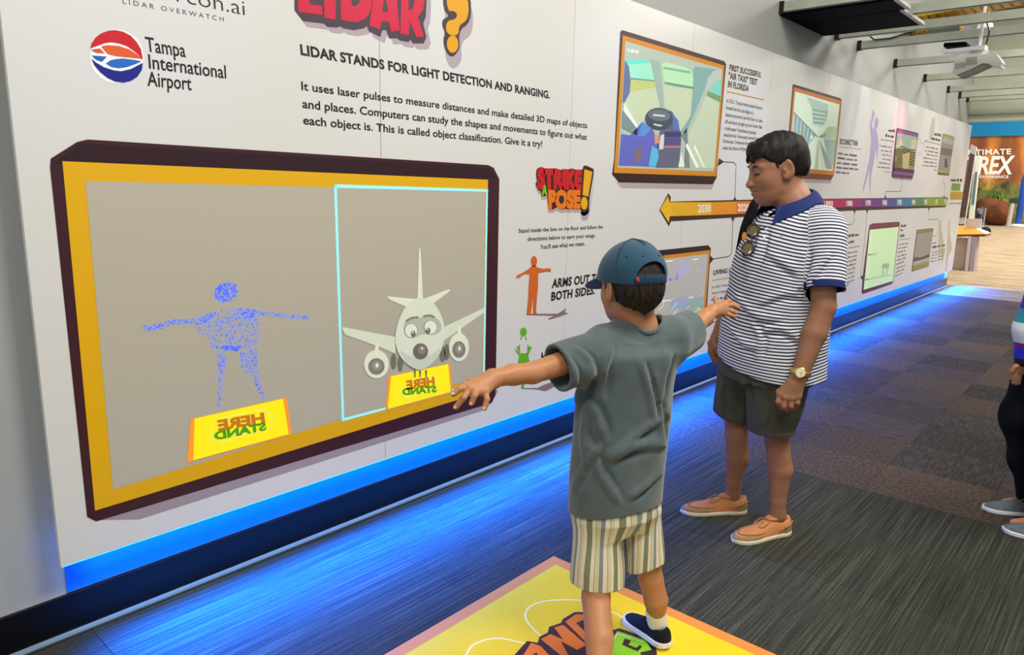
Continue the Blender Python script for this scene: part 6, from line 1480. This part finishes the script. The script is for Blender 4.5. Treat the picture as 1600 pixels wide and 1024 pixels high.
for i in range(26):
    for j in range(6):
        q_ = (ix(i, j), ix(i + 1, j), ix(i + 1, j + 1), ix(i, j + 1)); a_, b2, c2_ = Vc[q_[0]], Vc[q_[1]], Vc[q_[2]]
        if np.cross(b2 - a_, c2_ - a_) @ nn[i, j] < 0: q_ = q_[::-1]
        Fcq.append(q_); Fcq.append(tuple(k + K_ for k in q_[::-1]))
bd = [ix(i, 0) for i in range(27)] + [ix(26, j) for j in range(1, 7)] + [ix(i, 6) for i in range(25, -1, -1)] + [ix(0, j) for j in range(5, 0, -1)]
for k in range(len(bd)): Fcq.append((bd[k], bd[(k + 1) % len(bd)], bd[(k + 1) % len(bd)] + K_, bd[k] + K_))
mesh_obj('collar', Vc, Fcq, nv, polo, True, base_of(polo))
# skin-coloured gap is the body itself; placket line and emblem
em, eg = Pt.hit(1221, 371)
Shape().add(ell(em + eg * .002, (.0045, .0045, .006))).mesh('emblem', mat('emblem_pink', (214, 150, 140), .7), polo, .0012)
bt = mat('button_white', (222, 222, 220), .4)
for (x, y) in ((1196, 362), (1194, 372)):
    p, g = Pt.hit(x, y); Shape().add(ell(p + g * .002, (.0045, .0045, .003), body_axes(np.cross(g, [0, 0, 1]), g)[0:1] + tuple(body_axes(np.cross(g, [0, 0, 1]), g)[1:]))).mesh('button', bt, polo, .0011)
# shoulder strap of a bag on his right shoulder
sm_ = mat('strap_black', (30, 30, 34), .8, .2)
b = MB(); path = [N(1188, 306, .15), N(1180, 318, .09), N(1172, 336, .05), N(1166, 352, .03), N(1162, 368, .05), N(1156, 400, .10), N(1152, 430, .15)]
p_ = smooth_pts([tuple(v) for v in path], 5); V = []; Fc = []
for i, q in enumerate(p_):
    q = np.array(q); wv = Fm * .0 + N.r * .020 + N.v * .006; nn = -N.v * .004
    V += [q - wv + nn, q + wv + nn, q + wv - nn, q - wv - nn]
for i in range(len(p_) - 1):
    for k in range(4): Fc.append((i * 4 + k, i * 4 + (k + 1) % 4, i * 4 + 4 + (k + 1) % 4, i * 4 + 4 + k))
Fc += [(0, 3, 2, 1), tuple(len(V) - 4 + k for k in range(4))]
mesh_obj('bag_strap', V, Fc, sm_, man, True, base_of(man))
# sticker badge, star shaped
p, g = Pt.hit(1167, 369); g = -N.v * .8 - N.r * .6; gx, gy, gz = body_axes(g); b = MB(); pts = []
p = p + g * .006 - N.r * .006
for k in range(24): a_ = k * math.pi / 12; r_ = (.0155 if k % 2 else .011) * (1.25 if k in (3, 15) else 1); pts.append(p + gy * math.cos(a_) * r_ * .8 + gz * math.sin(a_) * r_ * 1.1)
b.prism(pts, tuple(g * .002)); b.build('sticker_badge', mat('sticker_orange', (236, 156, 34), .5), man)

# shorts
Lm_s = [N.sec(py, xl, xr, o, 1.0, yawM) for (py, xl, xr, o) in [(560, 1166, 1266, -.07), (600, 1166, 1262, -.07), (640, 1166, 1252, -.06), (665, 1167, 1243, -.05), (690, 1168, 1240, -.05)]]
Rm_s = [N.sec(py, xl, xr, o, 1.0, yawM) for (py, xl, xr, o) in [(560, 1124, 1190, .08), (600, 1120, 1186, .08), (640, 1116, 1178, .09), (665, 1115, 1172, .09), (680, 1115, 1172, .09)]]
Sh = Shape(); Sh.add(loft([N.sec(py, xl, xr, o, .84, yawM) for (py, xl, xr, o) in [(500, 1134, 1286, 0), (560, 1128, 1276, 0), (588, 1125, 1272, 0)]], 0, 2.2)); Sh.add(loft(Lm_s, 0, 2.3), .02); Sh.add(loft(Rm_s, 0, 2.3), .02)
Sh.creases([([(1168, 590), (1172, 620), (1170, 650)], .010), ([(1200, 600), (1205, 640), (1198, 665)], .006), ([(1135, 600), (1132, 630), (1138, 650)], .006), ([(1240, 600), (1228, 630), (1222, 655)], .006)])
Sh.warp(wav(41, 20, .0022, (1, 1, .5))); Sh.shell(.010)
h1 = plane3(N(1167, 670, -.05), N(1205, 683, -.14), N(1241, 676, -.04), (0, 0, -1)); h2 = plane3(N(1115, 641, .09), N(1135, 657, .02), N(1170, 662, .08), (0, 0, -1)); mid2 = (N(1190, 620, -.07) + N(1150, 620, .09)) / 2
def hc2(X, Y, Z):
    s_ = (X - mid2[0]) * Lm[0] + (Y - mid2[1]) * Lm[1]
    d1 = (X - h1[0][0]) * h1[1][0] + (Y - h1[0][1]) * h1[1][1] + (Z - h1[0][2]) * h1[1][2]; d2 = (X - h2[0][0]) * h2[1][0] + (Y - h2[0][1]) * h2[1][1] + (Z - h2[0][2]) * h2[1][2]
    return np.where(s_ > 0.0, d1, d2)
Sh.ops.append(('i', hc2, None, None, 0))
Sh.mesh('shorts', mat('shorts_olive', (82, 82, 72), .9, .12, var=(30, .05), bump=(600, .3, .001)), man, .004)
# boat shoes
tan = mat('shoe_tan', (196, 130, 78), .65, .25, var=(22, .10), bump=(260, .15, .001)); solec = mat('shoe_sole_cream', (226, 214, 186), .6, .3); lc = mat('shoe_lace', (176, 120, 84), .8); trm = mat('suede_trim', (150, 122, 84), .9, .1)
for (hx, hy_, tx, ty) in ((1166, 799, 1064, 801), (1232, 830, 1145, 848)):
    a, b_ = onZ(hx, hy_), onZ(tx, ty); L_ = float(np.linalg.norm(b_ - a)); make_shoe(man, a, b_, L_, .105, (tan, solec, lc, trm), low=.062, h=.0026, style='boat')
# wrist watch on the left wrist
gold = mat('watch_gold', (206, 176, 104), .25, .6, metal=.85); wd_ = (mwrL - melL) / np.linalg.norm(mwrL - melL); wp_ = mwrL - wd_ * .006
watch = Shape(); watch.add(cone(wp_ - wd_ * .008, wp_ + wd_ * .008, .0385, .0375)); watch.sub(cone(wp_ - wd_ * .05, wp_ + wd_ * .05, .0345, .0335), .001); watch.cut(wp_ + wd_ * .009, wd_); watch.cut(wp_ - wd_ * .009, -wd_)
wo = watch.mesh('wrist_watch', gold, man, .0016)
fd = -N.v * .95 - N.r * .10; fd -= wd_ * (fd @ wd_); fd /= np.linalg.norm(fd); fc = wp_ + fd * .040
b = MB(); b.lathe([(.0215, -.006), (.0225, 0), (.021, .004)], fc, tuple(fd), 28); b.build('watch_case', gold, wo, True)
b = MB(); b.lathe([(.0175, .0042), (.017, .0048)], fc, tuple(fd), 28); b.build('watch_dial', mat('dial', (228, 214, 170), .3, .5), wo)
ux = np.cross(fd, wd_); b = MB()
for d_, ln in ((wd_ * .8 + ux * .6, .012), (-wd_ * .3 + ux * .95, .009)):
    d_ = d_ / np.linalg.norm(d_); b.tube([fc + fd * .0053, fc + fd * .0053 + d_ * ln], .0007, 5)
b.build('watch_hand', dark_st, wo)
# sunglasses hooked in the shirt opening: own thing
def onshirt(x, y, up=.008): p, g = Pt.hit(x, y); return p + g * up, g
g0, gn = onshirt(1186, 376, .012)
sg_ = empty('sunglasses', tuple(g0), 'brown tinted sunglasses hooked into the neck of the striped polo, hanging down', 'sunglasses')
frm = mat('glasses_frame', (44, 38, 30), .25, .5); lens = mat('glasses_lens', (104, 92, 66), .12, .6, coat=.5)
c1_, _ = onshirt(1185, 364, .023); c2_, _ = onshirt(1178, 391, .025)
for c_, (ra, rb) in ((c1_, (.021, .026)), (c2_, (.021, .028))):
    nrm_ = -N.v * .95 + N.r * -.15; gx = (c2_ - c1_); gx /= np.linalg.norm(gx); nrm_ -= gx * (nrm_ @ gx); nrm_ /= np.linalg.norm(nrm_); gy = np.cross(nrm_, gx)
    Le = Shape().add(ell(c_, (rb, ra, .0025), [gx, gy, nrm_])); Le.mesh('lens', lens, sg_, .0011)
    Fr = Shape(); pts = [c_ + gx * math.cos(t) * rb + gy * math.sin(t) * ra for t in np.linspace(0, 2 * math.pi, 25)]
    for a in chain(pts, [.0012] * 25): Fr.add(a)
    Fr.mesh('rim', frm, sg_, .0011)
Fr = Shape(); Fr.add(cone((c1_ + c2_) / 2 - gx * .010 + gy * .004, (c1_ + c2_) / 2 + gx * .010 + gy * .004, .0022, .0022)); Fr.mesh('bridge', frm, sg_, .0010)
tp, _ = onshirt(1196, 356, .004)
Fr = Shape(); 
for a in chain([c1_ - gx * .022 + gy * .010, c1_ * .5 + tp * .5 + gy * .012, tp], [.002, .002, .002]): Fr.add(a)
Fr.mesh('temple', frm, sg_, .0011)
Fr = Shape()
for a in chain([c1_ - gx * .01 - nrm_ * .006 + gy * .02, (c1_ + c2_) / 2 - nrm_ * .006 + gy * .024, c2_ + gx * .012 - nrm_ * .006 + gy * .02], [.002, .002, .002]): Fr.add(a)
Fr.mesh('temple', frm, sg_, .0011)

# ================================================================== the person cut by the right edge
WB = np.array([2.20, 3.93, 0.0]); Wf = Fig(WB)
wom = empty('person', tuple(WB), 'person at the right edge in black trousers, grey trainers and a colour banded jacket', 'person')
Fw, Lw, Uw = body_axes(-Wf.r * .95 - Wf.v * .25)
skW = skin_mat('skin_walker', (186, 130, 100))
S = Shape(); hW = .23; hcw = Wf(1666, 225, 0.0); hw = head_prims(S, hcw, Fw, Lw, Uw, hW)
S.add(cone(hw(-.08, 0, -.2), Wf(1655, 300, 0), .05, .055), .03)
shW1, shW2 = Wf(1668, 330, -.14), Wf(1648, 330, .14)
elW1, wrW1 = Wf(1660, 470, -.20), Wf(1604, 566, -.17); elW2, wrW2 = Wf(1690, 460, .2), Wf(1660, 560, .22)
for a in chain([shW1, elW1, wrW1], [.05, .038, .026]): S.add(a, .02)
for a in chain([shW2, elW2, wrW2], [.05, .038, .026]): S.add(a, .02)
S.add(cone(Wf(1655, 330, 0), Wf(1655, 600, 0), .11, .12, (Fw, .8)), .03)
o = -.17; q1, q2, q3, q4 = Wf(1589, 572, o - .01), Wf(1590, 577, o), Wf(1592, 580, o + .01), Wf(1595, 582, o + .02)
hand(S, wrW1, .028, [q1, q2, q3, q4], [([q1, Wf(1583, 582, o - .01), Wf(1581, 592, o)], .0095), ([q2, Wf(1585, 588, o), Wf(1583, 598, o + .01)], .0098), ([q3, Wf(1588, 591, o + .01), Wf(1587, 600, o + .02)], .0095), ([q4, Wf(1592, 592, o + .02), Wf(1592, 599, o + .03)], .009), ([wrW1 * .5 + q1 * .5, Wf(1586, 573, o - .03), Wf(1581, 580, o - .03)], .0098)], rk=.010)
t1, t2, t3, t4 = Wf(1648, 575, .22), Wf(1650, 578, .23), Wf(1652, 580, .24), Wf(1655, 580, .25)
hand(S, wrW2, .028, [t1, t2, t3, t4], [([t, t + np.array([0, 0, -.03]), t + np.array([0, 0, -.06]) + Lw * .01], .0095) for t in (t1, t2, t3, t4)], rk=.010)
aW1 = onZ(1590, 795) + [0, 0, .09]; aW2 = onZ(1622, 836) + [0, 0, .09]
aW1 = onZ(1606, 802) + [0, 0, .09]
for an_, k_, h_ in ((aW1, Wf(1590, 655, .05), Wf(1645, 560, .07)), (aW2, Wf(1640, 660, -.08), Wf(1660, 560, -.07))):
    for a in chain([h_, k_, an_], [.07, .05, .034]): S.add(a, .03)
    S.add(cone(an_ - [0, 0, .03], an_ - [0, 0, .065] - Wf.r * .09, .026, .018), .02)
S.mesh('body', skW, wom, .0034)
Tr = Shape(); blk = mat('trousers_black', (16, 19, 24), .85, .15, bump=(300, .3, .001))
for a in chain([Wf(1632, 560, .07), Wf(1597, 650, .05), Wf(1603, 720, .05), aW1 + [0, 0, -.0]], [.105, .085, .064, .057]): Tr.add(a, .04)
for a in chain([Wf(1660, 560, -.07), Wf(1640, 660, -.08), aW2 + [0, 0, 0]], [.105, .085, .057]): Tr.add(a, .03)
Tr.warp(wav(51, 24, .004, (1, 1, 1.4))); Tr.cut(aW2 + [0, 0, -.035], (0, 0, -1)); Tr.mesh('trousers', blk, wom, .0045)
jm = bpy.data.materials.new('jacket_bands'); jm.use_nodes = True; nt = jm.node_tree; L = nt.links.new; b_ = nt.nodes['Principled BSDF']; b_.inputs['Roughness'].default_value = .6
a_ = nt.nodes.new('ShaderNodeAttribute'); a_.attribute_name = 'band'; r = nt.nodes.new('ShaderNodeValToRGB'); r.color_ramp.interpolation = 'CONSTANT'; e = r.color_ramp.elements
cols = [(0, (14, 14, 20)), (.07, (36, 40, 196)), (.20, (130, 20, 140)), (.27, (232, 236, 240)), (.53, (20, 150, 160)), (.70, (38, 40, 180)), (.86, (16, 16, 24))]
e[0].position = 0; e[0].color = lin(cols[0][1]) + (1,); e[1].position = cols[1][0]; e[1].color = lin(cols[1][1]) + (1,)
for p_, c_ in cols[2:]: k_ = e.new(p_); k_.color = lin(c_) + (1,)
L(a_.outputs['Fac'], r.inputs[0]); L(r.outputs[0], b_.inputs['Base Color'])
Jk = Shape()
for a in chain([shW1, Wf(1646, 430, -.19), Wf(1612, 515, -.18), Wf(1603, 558, -.17)], [.078, .072, .066, .044]): Jk.add(a, .03)
for a in chain([shW2, elW2, wrW2 + [0, 0, .02]], [.075, .065, .045]): Jk.add(a, .03)
Jk.add(cone(Wf(1665, 345, 0), Wf(1668, 570, 0), .135, .14, (Fw, .85)), .03); Jk.add(cone(shW1, shW2, .07, .07), .04)
Jk.warp(wav(61, 22, .003)); Jk.cut(Wf(1668, 585, 0), (0, 0, -1)); zc = Wf(1606, 566, -.17)[2]; zt_ = Wf(1606, 440, -.17)[2]
Jk.mesh('jacket', jm, wom, .0045, attr={'band': lambda P: np.clip((P[:, 2] - zc - .03 * ((P - WB) @ Wf.r)) / (zt_ - zc), 0, 1)})
sg1 = mat('trainer_grey', (98, 108, 112), .85, .15, var=(60, .2), bump=(500, .4, .001)); sg2 = mat('trainer_sole', (226, 228, 228), .6)
make_shoe(wom, onZ(1632, 806), onZ(1535, 796), float(np.linalg.norm(onZ(1632, 806) - onZ(1535, 796))), .10, (sg1, sg2, sg1), low=.06, h=.003)
make_shoe(wom, onZ(1660, 852), onZ(1566, 828), float(np.linalg.norm(onZ(1660, 852) - onZ(1566, 828))), .10, (sg1, sg2, sg1), low=.06, h=.003)
Hw = Shape(); Hw.add(ell(hw(-.08, 0, .12), (hW * .44, hW * .36, hW * .41), [Fw, Lw, Uw])); Hw.add(ell(hw(-.3, 0, -.25), (hW * .2, hW * .28, hW * .4), [Fw, Lw, Uw]), .04); Hw.sub(ell(hw(.38, 0, -.08), (hW * .28, hW * .5, hW * .36), [Fw, Lw, Uw]), .01)
Hw.mesh('hair', hm, wom, .0035)
